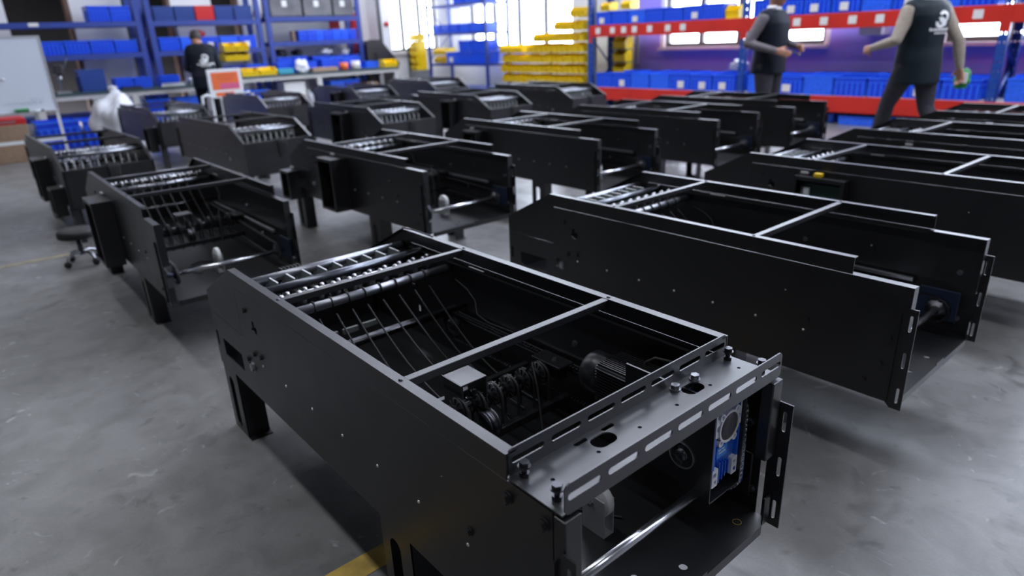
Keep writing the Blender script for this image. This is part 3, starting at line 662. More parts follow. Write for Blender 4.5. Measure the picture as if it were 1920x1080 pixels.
for k in range(3):
    a, b = posts[k]+.051, posts[k+1]-.051
    for z in (LOWZ, UPZ):
        for yv, s in ((RY0, 1), (RY1, -1)):
            y0, y1 = sorted((yv-.012*s, yv+.035*s)); hgt = .205 if z > 1 else .225
            bm_ = MB().bbox(a, b, y0, y1, z-hgt, z, .006)
            for e in (a, b):
                s2 = 1 if e == a else -1; ex = sorted((e-.0505*s2, e+.004*s2)); bm_.box(ex[0], ex[1], *sorted((yv-.016*s, yv-.001*s)), z-hgt-.10, z+.0)
            bo = bm_.build('beam', 'rackred', rk)
            if s > 0 and z > 1:
                for lx in (-6.98, -6.62, -6.35, -6.1, -5.76, -5.37, -5.06, -3.06, -2.66, -2.26, -1.9, -1.11, -.76, .1, .6, 1.2):
                    if a < lx < b: MB().box(lx-.055, lx+.055, y0-.003, y0-.0005, z-.15, z-.045).build('label_card', 'paper', bo)
        MB().box(a-.04, b+.04, RY0+.036, RY1-.036, z-.025, z+.001).build('shelf_deck', 'tablemetal', rk)
def row(lo, hi, n, y, z, d, h, where, m='bluecrate', cards=(), light=(), group='blue crates on the pallet rack', skip=(), jit=.012):
    p = (hi-lo)/n
    for k in range(n):
        if k in skip: continue
        crate(lo+p*(k+.5), y+random.uniform(-.01, .01), z+.002, p*.965, d, h*random.uniform(.96, 1.03), '%s blue crate from the left %s' % (ORD[k], where), 'bluecrate2' if k in light else m, random.uniform(-jit, jit), k in cards, group)
row(-7.09, -4.32, 7, RY0+.25, UPZ, .42, .235, 'on the left bay upper rack level', cards=(0, 2, 5), light=(2,))
row(-3.82, -.58, 8, RY0+.25, UPZ, .42, .25, 'on the right bay upper rack level', cards=(1, 2, 3, 5), light=(4, 6))
row(-.34, 2.9, 8, RY0+.25, UPZ, .42, .25, 'on the rack upper level, right-edge bay', cards=(1,))
row(-7.09, -4.03, 7, RY0+.20, LOWZ, .30, .27, 'in the left bay lower front row', cards=(1, 4, 5, 6), light=(2, 3))
row(-7.09, -4.03, 7, RY0+.515, LOWZ, .27, .29, 'in the left bay lower rear row', light=(1, 3, 5), skip=(0,))
row(-3.82, -.58, 7, RY0+.20, LOWZ, .30, .27, 'in the right bay lower front row', cards=(1, 5), light=(0, 2))
row(-3.82, -.58, 7, RY0+.515, LOWZ, .27, .29, 'in the right bay lower rear row', light=(1, 2, 4))
row(-.34, 2.9, 7, RY0+.20, LOWZ, .30, .27, 'in the right-edge bay lower front row', light=(0, 2))
row(-.34, 2.9, 7, RY0+.515, LOWZ, .27, .29, 'in the right-edge bay lower rear row', light=(1,))
for k, (x, y) in enumerate(((-2.66, 9.72), (-2.05, 9.62), (-1.42, 9.75))): crate(x, y, 0, .5, .38, .13, '%s low blue crate on the floor under the right rack bay' % ORD[k], 'bluecrate2')
pbin(-4.20, RY0+.19, UPZ+.002, .24, .24, .20, 'single yellow bin beside the middle upright on the upper red beam', group='loose yellow bins')
for k, (x, z) in enumerate(((-6.95, .235), (-6.45, .245))): pbin(x, RY0+.26, UPZ+z+.014, .22, .26, .15, 'yellow bin on top of the %s upper crate from the left' % ORD[k], group='loose yellow bins')
def bag(name, label, cat, loc, sx, sy, sz, m='plasticbag', seed=0):
    bm = bmesh.new(); bmesh.ops.create_icosphere(bm, subdivisions=4, radius=1); rnd = random.Random(seed); ph = [rnd.uniform(0, 6) for _ in range(9)]
    for v in bm.verts:
        p = v.co.copy(); n = .10*math.sin(5*p.x+ph[0]+2*p.z)+.09*math.sin(6*p.y+ph[1]-3*p.z)+.07*math.sin(9*p.z+ph[2]+4*p.x)+.05*math.sin(14*p.x+9*p.y+ph[3])
        p *= 1+n; p.z = max(p.z, -.72); v.co = Vector((p.x*sx, p.y*sy, (p.z+.72)*sz/1.72))
    me = bpy.data.meshes.new(name); bm.to_mesh(me); bm.free(); me.materials.append(M[m]); me.polygons.foreach_set('use_smooth', [True]*len(me.polygons))
    return tag(link(name, me, None, loc), label, cat)
bag('plastic_bag', 'white plastic bag on crates beside the middle rack upright', 'bag', (-4.25, RY0+.50, LOWZ+.315), .16, .10, .16, seed=3)
# ------------------------------------------------------------------ blue tray shelf in front of the corner
sr = thing('tray_shelf', 'tall narrow blue shelf of crates standing near the far corner', 'shelf', (0, 0, 0))
sx0, sx1, sy0, sy1 = -12.42, -10.15, 9.2, 9.85
for px in (sx0, sx1):
    for yv in (sy0, sy1): MB().box(px-.03, px+.03, yv-.03, yv+.03, 0, 2.6).build('upright', 'shelfblue', sr)
    MB().tube((px, sy0, .9), (px, sy1, 1.5), .01, n=6).tube((px, sy1, 1.5), (px, sy0, 2.1), .01, n=6).build('brace', 'shelfblue', sr)
for z in (.30, .83, 1.52, 2.14): MB().box(sx0+.03, sx1-.03, sy0-.02, sy1+.02, z-.05, z).build('shelf_board', 'shelfblue', sr)
for k in range(6): MB().tube((sx0+.06+.07*k, sy1+.035, 1.0), (sx0+.06+.07*k, sy1+.035, 2.6), .006, n=5).build('mesh_bar', 'shelfblue', sr)
def rown(xs, y, z, d, h, where, **kw):
    for k in range(len(xs)-1): crate((xs[k]+xs[k+1])/2, y, z+.002, (xs[k+1]-xs[k])*.95, d, h, '%s blue crate from the left %s' % (ORD[k], where), kw.get('m', 'bluecrate') if k not in kw.get('light', ()) else 'bluecrate2', 0, k in kw.get('cards', ()), 'blue crates on the tray shelf')
rown([-12.32, -11.95, -11.58, -11.2, -10.8, -10.22], 9.45, 1.52, .42, .19, 'on the middle board of the tray shelf', light=(3, 4))
rown([-11.4, -10.95, -10.25], 9.45, 2.14, .42, .24, 'on the top board of the tray shelf', light=(1,))
rown([-11.8, -11.3, -10.8, -10.25], 9.45, .83, .42, .26, 'on the lower board of the tray shelf', cards=(0,))
rown([-11.25, -10.75, -10.22], 9.42, 1.10, .40, .24, 'stacked over the lower board of the tray shelf')
for r in range(2):
    for k in range(3): pbin(-12.28+.18*k, 9.42, .842+.19*r, .165, .3, .15, '%s yellow bin from the left, %s layer on the tray shelf' % (ORD[k], ('lower', 'upper')[r]), group='yellow bins on the tray shelf')
cb = thing('grey_cabinet', 'grey metal cabinet beside the tray shelf, yellow bins stacked on it', 'cabinet', (-12.84, 9.15, 0))
MB().bbox(-.17, .17, -.2, .2, 0, .68, .006).build('body', 'greybox', cb); MB().bbox(-.15, .15, -.206, -.2, .05, .33, .003).build('door', 'greybox', cb); MB().bbox(-.15, .15, -.206, -.2, .36, .64, .003).build('drawer', 'greybox', cb)
MB().bbox(-.22, -.17, -.2, .2, .0, 1.25, .004).build('side_screen', 'blackplastic', cb)
for k in range(5): pbin(-12.80, 9.10, .682+.172*k, .24, .34, .168, '%s yellow bin from the bottom of the stack on the grey cabinet' % ORD[k], group='yellow bins stacked on the grey cabinet')
# ------------------------------------------------------------------ louvred rack of yellow picking bins
lr = thing('bin_rack', 'low louvred rack packed with small yellow bins below the far windows', 'rack', (0, 0, 0))
for x in (-10.05, -8.72, -7.42): MB().box(x-.02, x+.02, 9.78, 9.82, 0, 2.0 if x > -8 else 1.2).build('post', 'greybox', lr); MB().box(x-.02, x+.02, 9.4, 9.95, 0, .04).build('foot', 'greybox', lr)
for r in range(4): MB().box(-10.05, -7.42, 9.765, 9.78, .44+.205*r, .50+.205*r).build('louvre', 'greybox', lr)
for z, a in ((1.28, -8.95), (1.49, -8.35), (1.72, -7.85)): MB().box(a, -7.42, 9.765, 9.78, z-.03, z+.03).build('louvre', 'greybox', lr)
ROWN = ['lowest', 'second', 'third', 'fourth', 'fifth', 'sixth', 'seventh']
for r, (z, a, b, n) in enumerate(((.435, -10.0, -7.45, 17), (.64, -10.05, -7.45, 17), (.845, -10.0, -7.45, 17), (1.05, -10.05, -7.45, 17), (1.255, -8.95, -7.45, 10), (1.47, -8.32, -7.45, 6), (1.70, -7.85, -7.45, 3))):
    p = (b-a)/n
    for k in range(n):
        if random.random() < .04: continue
        pbin(a+p*(k+.5), 9.61+random.uniform(-.012, .012), z, p*.80, .24, .168*random.uniform(.93, 1.08), '%s yellow bin from the left in the %s row of the bin rack' % (ORD[k], ROWN[r]))
for k, (x, z) in enumerate(((-6.84, .60), (-6.84, .84), (-6.84, 1.08))):
    pbin(x, 9.95, z+.002, .30, .24, .22, '%s large yellow bin from the bottom behind the rack brace' % ORD[k], group='large yellow bins behind the rack')
lr2 = thing('bin_stand', 'slim grey stand of large yellow bins behind the rack brace', 'rack', (-6.84, 10.18, 0))
MB().box(-.2, -.16, -.02, .02, 0, 1.5).box(.16, .2, -.02, .02, 0, 1.5).build('post', 'greybox', lr2)
for z in (.60, .84, 1.08): MB().box(-.16, .16, -.37, .02, z-.012, z-.001).build('ledge', 'greybox', lr2)
# ------------------------------------------------------------------ blue shelving, work tables and clutter along the left wall
SX0, SX1 = -13.0, -12.4
def shelving(y0, y1, levels, label, top=2.6):
    t = thing('shelving_unit', label, 'shelving', (0, 0, 0), 0, 'blue shelving units along the left wall')
    for y in (y0+.035, y1-.035):
        for x in (SX0+.03, SX1-.03):
            mb = MB().box(x-.03, x+.03, y-.05, y+.05, 0, top); mb.build('upright', 'shelfblue', t)
        MB().tube((SX0+.03, y, .2), (SX1-.03, y, .9), .012, n=6).tube((SX1-.03, y, .9), (SX0+.03, y, 1.6), .012, n=6).tube((SX0+.03, y, 1.6), (SX1-.03, y, 2.3), .012, n=6).build('brace', 'shelfblue', t)
    for z in levels:
        MB().box(SX1-.045, SX1-.002, y0+.07, y1-.07, z-.085, z+.005).box(SX0+.002, SX0+.045, y0+.07, y1-.07, z-.085, z+.005).build('beam', 'shelfblue', t)
        MB().box(SX0+.045, SX1-.045, y0+.075, y1-.075, z-.02, z).build('shelf_board', 'shelfblue', t)
    return t
t1 = shelving(-.55, 2.80, (.35, 1.37, 1.91), 'blue shelving unit at the far left behind the whiteboard')
MB().box(SX1-.001, SX1+.002, 1.05, 1.2, 1.85, 1.91).build('label_card', 'paper', t1)
t2 = shelving(2.93, 5.06, (.35, 1.37, 1.91), 'blue shelving unit behind the worker at the table')
t3 = shelving(5.19, 7.36, (.35, .95, 1.46, 1.95), 'blue shelving unit with wrapped cartons on its top board')
GL = 'blue crates on the left wall shelving'
def lrow(y0, y1, n, x, z, d, h, where, m='bluecrate', group=GL, cards=(), light=(), red=()):
    p = (y1-y0)/n
    for k in range(n):
        mm = 'redcrate' if k in red else ('bluecrate2' if k in light else m)
        crate(x, y0+p*(k+.5), z+.007, p*.96, d, h*random.uniform(.95, 1.03), '%s %s crate from the left %s' % (ORD[k], 'red' if k in red else 'blue', where), mm, PI/2+random.uniform(-.01, .01), k in cards, group)
lrow(1.98, 2.68, 2, -12.68, 1.91, .5, .27, 'on the top board of the leftmost shelving')
lrow(3.05, 4.94, 5, -12.68, 1.91, .5, .26, 'on the top board of the middle shelving', m='navycrate', red=(2,))
lrow(1.10, 2.68, 4, -12.68, 1.37, .5, .23, 'on the middle board of the leftmost shelving')
lrow(3.05, 4.94, 5, -12.68, 1.37, .5, .24, 'on the middle board of the middle shelving', light=(1, 3), cards=(2, 4))
lrow(5.86, 7.26, 7, -12.68, 1.46, .5, .22, 'on the middle board of the right shelving', light=(2, 4, 5))
lrow(5.30, 6.0, 2, -12.68, .95, .5, .20, 'on the lower board of the right shelving')
lrow(6.1, 7.26, 3, -12.68, .95, .5, .18, 'beside the plastic bags on the lower right shelving', light=(1,))
# wrapped cartons on the top board
for k, (y0, y1) in enumerate(((5.32, 6.02), (6.06, 6.72), (6.76, 7.26))):
    o = thing('wrapped_carton', '%s film-wrapped grey carton from the left on the top shelf board' % ORD[k], 'carton', (-12.68, (y0+y1)/2, 1.957), 0, 'film-wrapped cartons on the right shelving')
    MB().bbox(-.22, .22, -(y1-y0)/2, (y1-y0)/2, 0, .42, .02).build('wrapped_box', 'film', o); MB().box(.2205, .2225, -.08, .03, .2, .32).build('label_card', 'paper', o)
bag('plastic_bag', 'white plastic bag on the lower right shelving above blue crates', 'bag', (-12.66, 6.5, 1.165), .16, .17, .13, seed=5)
bag('plastic_bag', 'small white plastic bag at the right end of the lower shelving', 'bag', (-12.66, 6.98, 1.16), .14, .12, .12, seed=6)
bag('plastic_bag', 'black plastic bag on the crates at the left of the lower right shelving', 'bag', (-12.66, 5.48, 1.175), .17, .16, .13, 'blackplastic', seed=8)
bag('plastic_bag', 'black plastic bag on the lower right shelving, right of the other black bag', 'bag', (-12.66, 5.86, 1.175), .17, .11, .13, 'blackplastic', seed=9)
MBx = thing('paper_box', 'small cream box standing on the middle board of the right shelving', 'box', (-12.6, 5.8, 1.466)); MB().bbox(-.05, .05, -.035, .035, 0, .2, .004).build('body', 'cardboard', MBx); MB().box(-.05, .05, -.03, .03, .2, .203).build('lid', 'orange', MBx)
# hydrant cabinet and red panel on the wall behind the right shelving
hc = thing('hydrant_cabinet', 'red and white hydrant cabinet on the wall behind the right shelving', 'cabinet', (-13.3, 7.2, .9)); MB().bbox(0, .16, -.26, .02, 0, 1.15, .006).build('body', 'white', hc); MB().bbox(.16, .17, -.25, .01, .55, 1.13, .003).build('door', 'red', hc)
rp = thing('red_cylinder', 'red fire cylinder mounted right of the hydrant cabinet', 'extinguisher', (-13.16, 7.62, .9)); MB().lathe([(0, 0), (.11, 0), (.115, .02), (.115, .95), (.08, 1.06), (.03, 1.1), (.03, 1.15), (0, 1.15)], (0, 0, 0), 'z', 18).build('body', 'red', rp); MB().box(-.14, -.1, -.05, .05, .3, .8).build('wall_bracket', 'greybox', rp)
for k, y in enumerate((6.35, )):
    pass
# white panel and red boxes behind the middle shelving
wp = thing('leaning_board', 'white board leaning on the wall behind the worker', 'board', (-13.28, 4.02, .9)); MB().bbox(0, .03, -.36, .36, 0, 1.2, .004).build('sheet', 'white', wp); MB().box(.0301, .034, -.36, .36, 1.17, 1.2).build('edge_strip', 'greybox', wp)
bag('plastic_bag', 'red plastic bag on the crates behind the worker', 'bag', (-12.66, 3.86, 1.62), .12, .13, .12, 'red', seed=11)
# ---- work tables
def table(x0, x1, y0, y1, z, label):
    t = thing('work_table', label, 'table', (0, 0, 0), 0, 'work tables along the left wall')
    MB().bbox(x0, x1, y0, y1, z-.035, z, .005).build('tabletop', 'tabletop', t)
    MB().box(x0+.03, x1-.03, y0+.03, y1-.03, z-.11, z-.036).build('apron', 'tablemetal', t)
    n = 3
    for k in range(n):
        y = y0+.06+(y1-y0-.12)*k/(n-1)
        for x in (x0+.06, x1-.06): MB().box(x-.03, x+.03, y-.05, y+.05, 0, z-.111).build('leg', 'tablemetal', t)
        MB().box(x0+.09, x1-.09, y-.02, y+.02, .18, .23).build('foot_rail', 'tablemetal', t)
    return t
TA, TB = .765, .85
table(-12.3, -11.5, .75, 3.75, TA, 'dark topped work table between the whiteboard and the worker')
table(-12.3, -11.5, 3.85, 7.72, TB, 'dark topped work table right of the worker, cluttered with bins')
# navy basket, tool stand, parts on the left table
nb = link('storage_basket', CR['navycrate'], None, (-11.85, 1.68, TA+.001), (0, 0, PI/2), (.40, .40, .36)); tag(nb, 'tall navy blue plastic basket on the left work table', 'basket')
ds = thing('drill_stand', 'black bench drill with grey column on the left work table', 'drill press', (-11.8, 1.22, TA)); MB().bbox(-.12, .14, -.11, .11, 0, .03, .006).build('base', 'greybox', ds); MB().tube((-.06, 0, .03), (-.06, 0, .46), .025, n=12).build('column', 'steel', ds)
MB().bbox(-.12, .12, -.07, .07, .30, .47, .02).build('head', 'blackplastic', ds); MB().tube((.07, 0, .18), (.07, 0, .30), .02, .026, n=12).build('spindle', 'steel', ds); MB().path([(.02, .07, .38), (.04, .12, .46), (.05, .16, .56)], .01, 6).build('lever', 'steel', ds)
lrow(2.02, 2.62, 2, -11.9, TA-.004, .36, .19, 'on the left work table beside the navy basket', group='blue crates on the work tables')
lrow(2.78, 3.12, 1, -11.95, TA-.004, .36, .19, 'on the left work table, just left of the worker', group='blue crates on the work tables')
bag('plastic_bag', 'small white bag of parts on the left work table', 'bag', (-11.62, 1.93, TA), .07, .07, .08, seed=21)
tr = thing('parts_tray', 'black shallow tray on the left work table front edge', 'tray', (-11.62, 2.24, TA)); MB().box(-.1, .1, -.16, .16, 0, .006).box(-.1, -.094, -.16, .16, .006, .04).box(.094, .1, -.16, .16, .006, .04).box(-.094, .094, -.16, -.154, .006, .04).box(-.094, .094, .154, .16, .006, .04).build('tray_shell', 'blackplastic', tr); MB().tube((-.03, -.1, .02), (-.02, .1, .02), .012, n=8).build('part_inside', 'steel', tr)
ap = thing('metal_profile', 'shiny aluminium bracket lying on the left work table near the worker', 'bracket', (-11.62, 2.95, TA)); MB().box(-.03, .03, -.2, .2, 0, .012).box(-.03, -.018, -.2, .2, .012, .06).build('angle', 'alu', ap)
pv = thing('bench_vise', 'small grey vise on the left work table beside the aluminium bracket', 'vise', (-11.68, 3.28, TA)); MB().bbox(-.06, .06, -.05, .05, 0, .05, .008).build('base', 'greybox', pv); MB().bbox(-.05, .0, -.05, .05, .05, .12, .006).build('fixed_jaw', 'steel', pv); MB().bbox(.02, .06, -.05, .05, .05, .12, .006).build('moving_jaw', 'steel', pv); MB().tube((.06, 0, .07), (.13, 0, .07), .01, n=8).tube((.12, -.05, .07), (.12, .05, .07), .006, n=6).build('screw', 'steel', pv)
# clutter on the right table
GY = 'yellow bins on the right work table'
for k, (y, z, w_) in enumerate(((4.05, .30, .22), (4.28, .30, .24), (4.06, .47, .22), (4.30, .47, .24))):
    pbin(-11.70, y, TB+z-.0, w_, .34, .16, '%s yellow bin on the %s tier of the table bin stand' % (ORD[k % 2], ('lower', 'upper')[k//2]), PI/2*3, GY)
bs = thing('table_bin_stand', 'two tier stand for yellow bins on the right work table', 'stand', (-11.72, 4.17, TB)); MB().box(-.18, .2, -.26, .26, .29, .298).build('tier', 'blackplastic', bs); MB().box(-.18, .2, -.26, .26, .462, .468).build('tier', 'blackplastic', bs); MB().box(-.19, -.18, -.27, -.24, 0, .66).build('post', 'blackplastic', bs); MB().box(-.19, -.18, .24, .27, 0, .66).build('post', 'blackplastic', bs)
pbin(-11.62, 4.36, TB+.001, .34, .24, .15, 'yellow bin lying on the front edge of the right table, left one', PI/2*3, GY); pbin(-11.62, 4.72, TB+.001, .34, .24, .15, 'yellow bin with a white tag on the front edge of the right table', PI/2*3, GY)
lrow(3.98, 4.9, 2, -12.1, TB-.004, .3, .2, 'behind the yellow bins on the right table', group='blue crates on the work tables')
lrow(5.02, 5.9, 2, -11.98, TB-.004, .38, .2, 'on the right work table below the black bags', group='blue crates on the work tables')
lrow(6.0, 6.95, 2, -12.0, TB-.004, .38, .24, 'on the right work table below the white bags', group='blue crates on the work tables')
lrow(7.02, 7.36, 1, -11.9, TB-.004, .34, .14, 'at the right end of the right work table', light=(0,), group='blue crates on the work tables')
bag('plastic_bag', 'crumpled white plastic bag standing on the right work table', 'bag', (-11.64, 5.48, TB), .08, .13, .26, seed=31)
tb = thing('teal_pack', 'teal parts packet on the front of the right work table', 'packet', (-11.6, 5.08, TB)); MB().bbox(-.09, .09, -.16, .16, 0, .10, .012).build('pack', 'teal', tb); MB().box(-.03, .03, -.161, -.1601, .02, .08).build('flap', 'plasticbag', tb)
cbx = thing('flat_carton', 'low brown carton in the middle of the right work table', 'carton', (-11.64, 5.95, TB)); MB().bbox(-.12, .12, -.28, .28, 0, .08, .004).build('body', 'cardboard', cbx); MB().box(-.12, .12, -.03, .03, .0805, .0815).build('tape', 'paper', cbx)
orr = thing('tape_roll', 'orange roll standing on the right work table', 'roll', (-11.62, 6.42, TB)); MB().lathe([(.04, 0), (.09, 0), (.09, .15), (.04, .15), (.04, 0)], (0, 0, 0), 'z', 20).build('band', 'orange', orr); MB().lathe([(.034, 0), (.04, 0), (.04, .15), (.034, .15)], (0, 0, 0), 'z', 20).build('core', 'cardboard', orr)
or2 = thing('tape_roll', 'pale roll with orange edge right of the orange roll', 'roll', (-11.66, 6.72, TB)); MB().lathe([(.04, 0), (.10, 0), (.10, .17), (.04, .17), (.04, 0)], (0, 0, 0), 'z', 20).build('band', 'paper', or2); MB().lathe([(.034, 0), (.04, 0), (.04, .17), (.034, .17)], (0, 0, 0), 'z', 20).build('core', 'orange', or2)
pbin(-11.62, 7.52, TB+.001, .34, .26, .16, 'yellow bin at the far right end of the right table', PI/2*3, GY)
# under the tables
lrow(2.45, 2.85, 1, -11.9, .0, .4, .56, 'standing tall on the floor under the left table', group='blue crates under the tables')
lrow(2.95, 3.45, 1, -11.9, .0, .4, .56, 'standing tall under the table beside the worker', light=(0,), group='blue crates under the tables')
lrow(4.0, 4.75, 2, -11.9, .0, .4, .60, 'under the left part of the right work table', group='blue crates under the tables')
lrow(6.1, 6.8, 2, -11.9, .0, .4, .62, 'under the right part of the right work table', light=(0,), group='blue crates under the tables')
cc = thing('carton', 'open cardboard carton under the right end of the right table', 'carton', (-11.9, 7.12, 0)); MB().bbox(-.2, .2, -.14, .14, 0, .55, .004).build('body', 'cardboard', cc); MB().box(.201, .203, -.02, .02, .3, .55).build('tape', 'paper', cc)
cc = thing('carton', 'white carton with brown panel under the middle of the right table', 'carton', (-11.85, 5.3, 0)); MB().bbox(-.2, .2, -.25, .2, 0, .68, .004).build('body', 'white', cc); MB().box(.2005, .203, -.1, .18, .05, .42).build('panel', 'cardboard', cc)
bag('plastic_bag', 'white bag hanging low under the right table beside a carton', 'bag', (-11.72, 5.60, 0), .12, .06, .5, seed=41)
# big white sack and low crates on the floor at left
bag('plastic_sack', 'large translucent white plastic sack on the floor behind a machine frame', 'sack', (-9.6, 1.55, 0), .30, .34, .78, seed=51)
lrow(.55, 2.35, 3, -10.6, -.006, .5, .42, 'on the floor below the left work table', group='blue crates on the floor at left')
for k, (y, z, h) in enumerate(((-.04, 0, .24), (-.04, .245, .26))):
    c = thing('carton', '%s brown carton of the pile at the left edge under the whiteboard' % ('lower', 'upper')[k], 'carton', (-9.7, y, z), 0, 'brown cartons at the left edge'); MB().bbox(-.3, .3, -.75, .42, 0, h, .005).build('body', 'cardboard', c); MB().box(.3005, .302, -.1, -.04, 0, h).build('tape', 'paper', c)
rc = thing('red_slab', 'dark red slab lying on the brown cartons below the whiteboard', 'panel', (-9.7, -.04, .507)); MB().bbox(-.28, .28, -.7, .42, 0, .08, .005).build('slab', 'red', rc); MB().box(.2805, .283, -.6, .3, .03, .05).build('strip', 'greybox', rc)
# slanted black cabinet at the end of the table
sc = thing('slanted_housing', 'tall black slanted machine housing at the end of the tables', 'housing', (0, 0, 0))
MB().plate([(7.40, 0), (7.40, 1.36), (7.48, 1.44), (7.78, 1.43), (8.24, .90), (8.10, .62), (8.10, 0)], [rrect(7.55, 1.0, .16, .30, .01)], 'yz', -12.32, -12.30).build('side_panel', 'black', sc)
MB().prism([(7.42, 0), (7.42, 1.34), (7.49, 1.42), (7.77, 1.41), (8.21, .90), (8.08, .62), (8.08, 0)], 'yz', -12.78, -12.33).build('body', 'black', sc)
# ---- whiteboard on a white stand
wb = thing('whiteboard', 'large whiteboard with faint blue writing on a white stand', 'whiteboard', (-8.6, -.12, 0))
BX = 0
MB().bbox(-.012, .012, -.80, .80, .72, 1.60, .004).build('board', 'board', wb)
fr = MB().box(-.016, .02, -.82, .82, 1.60, 1.622).box(-.016, .02, -.82, .82, .698, .72).box(-.016, .02, -.82, -.80, .72, 1.60).box(-.016, .02, .80, .82, .72, 1.60); fr.build('frame', 'alu', wb)
MB().box(.02, .085, -.7, .8, .70, .712).build('pen_tray', 'alu', wb)
for y in (-.76, .80): MB().box(-.03, -.0165, y-.018, y+.018, .05, 1.5).box(-.30, .30, y-.018, y+.018, .02, .05).build('leg', 'whiteplastic', wb)
MB().box(-.03, -.0165, -.74, .78, .32, .36).build('cross_rail', 'whiteplastic', wb)
for k, (y, z) in enumerate(((.30, 1.38), (.32, 1.12))): MB().lathe([(0, 0), (.02, 0), (.018, .012), (0, .012)], (.0125, y, z), 'x', 12).build('magnet', 'whiteplastic', wb)
rnd = random.Random(4); mb = MB()
def scribble(y, z, wd, h):
    yv = y
    while yv < y+wd:
        p0 = (yv, z+rnd.uniform(0, h)); p1 = (yv+rnd.uniform(.0, .018), z+rnd.uniform(0, h)); p2 = (yv+rnd.uniform(.006, .024), z+rnd.uniform(0, h))
        for a, b in ((p0, p1), (p1, p2)): mb.tube((.0127, a[0], a[1]), (.0127, b[0]+.001, b[1]+.001), .0016, n=4)
        yv += rnd.uniform(.02, .034)
scribble(.24, .80, .42, .035); scribble(.55, .84, .12, .04); scribble(-.2, .78, .25, .03); scribble(-.2, .86, .22, .03); scribble(-.25, .95, .2, .03); scribble(-.3, 1.04, .18, .03)
o = mb.build('handwriting', 'ink', wb); o['kind'] = 'stuff'
er = thing('board_eraser', 'green board eraser on the whiteboard tray', 'eraser', (-8.545, .30, .7125)); MB().bbox(-.024, .024, -.075, .075, 0, .014, .003).build('felt', 'blackplastic', er); MB().bbox(-.024, .024, -.075, .075, .014, .045, .006).build('grip', 'green', er)
mk = thing('marker_pen', 'dark marker pen on the whiteboard tray right of the eraser', 'pen', (-8.545, .46, .7125)); MB().tube((0, -.06, .011), (0, .04, .011), .010, n=10).build('barrel', 'whiteplastic', mk); MB().tube((0, .04, .011), (0, .075, .011), .011, n=10).build('cap', 'blackplastic', mk)
# ---- orange notice in a white stand, in front of the worker
sg = thing('notice_stand', 'orange and magenta notice in a white stand left of the table', 'sign', (-9.9, 3.33, 0))
sgz = .62
MB().bbox(-.015, .015, -.29, .27, sgz-.02, 1.06, .006).build('frame_board', 'whiteplastic', sg)
po = MB().box(.0151, .018, -.235, .215, .73, 1.01).build('poster', 'orange', sg); MB().box(.0181, .0188, -.11, .215, .74, .83).build('magenta_block', 'magenta', po)
mb = MB(); 
for z, a, b in ((.965, -.12, .16), (.925, -.16, .14), (.885, -.10, .12)): mb.box(.0181, .0187, a, b, z-.008, z+.008)
mb.build('print_line', 'redorange', po)
p2 = MB().box(.0151, .018, -.20, .10, .625, .69).build('poster', 'orange', sg); MB().box(.0181, .0188, -.04, .10, .63, .67).build('magenta_block', 'magenta', p2)
for y in (-.27, .25): MB().box(-.03, -.0151, y-.02, y+.02, 0, .9).box(-.25, .25, y-.02, y+.02, 0, .03).build('leg', 'whiteplastic', sg)
MB().path([(.05, -.45, .52), (.05, -.44, .64), (.03, -.36, .66), (.0, -.29, .64)], .022, 8).build('side_arm', 'whiteplastic', sg); MB().path([(.05, .42, .50), (.05, .40, .62), (.03, .33, .66), (.0, .27, .64)], .022, 8).build('side_arm', 'whiteplastic', sg)
# ------------------------------------------------------------------ people
from mathutils.kdtree import KDTree
def fuse(mbs, name, voxel=.011, smooth=4):
    """fuse overlapping lofts into one continuous surface; each loft carries a material name"""
    allv = []; allf = []; src = []; mats = []
    for mb, m in mbs:
        if m not in mats: mats.append(m)
        o = len(allv); allv += mb.v; allf += [tuple(i+o for i in f) for f in mb.f]; src += [mats.index(m)]*len(mb.v)
    me = bpy.data.meshes.new('t'); me.from_pydata(allv, [], allf)
    bm = bmesh.new(); bm.from_mesh(me); bmesh.ops.recalc_face_normals(bm, faces=bm.faces[:]); bm.to_mesh(me); bm.free()
    ob = bpy.data.objects.new('t', me); COL.objects.link(ob)
    md = ob.modifiers.new('r', 'REMESH'); md.mode = 'VOXEL'; md.voxel_size = voxel
    sm = ob.modifiers.new('s', 'SMOOTH'); sm.factor = .5; sm.iterations = smooth
    dg = bpy.context.evaluated_depsgraph_get(); dg.update(); out = bpy.data.meshes.new_from_object(ob.evaluated_get(dg)); out.name = name
    bpy.data.objects.remove(ob); bpy.data.meshes.remove(me)
    kd = KDTree(len(allv))
    for i, v in enumerate(allv): kd.insert(v, i)
    kd.balance(); out.materials.clear()
    for m in mats: out.materials.append(M[m])
    for p in out.polygons: p.material_index = src[kd.find(p.center)[1]]; p.use_smooth = True
    return out
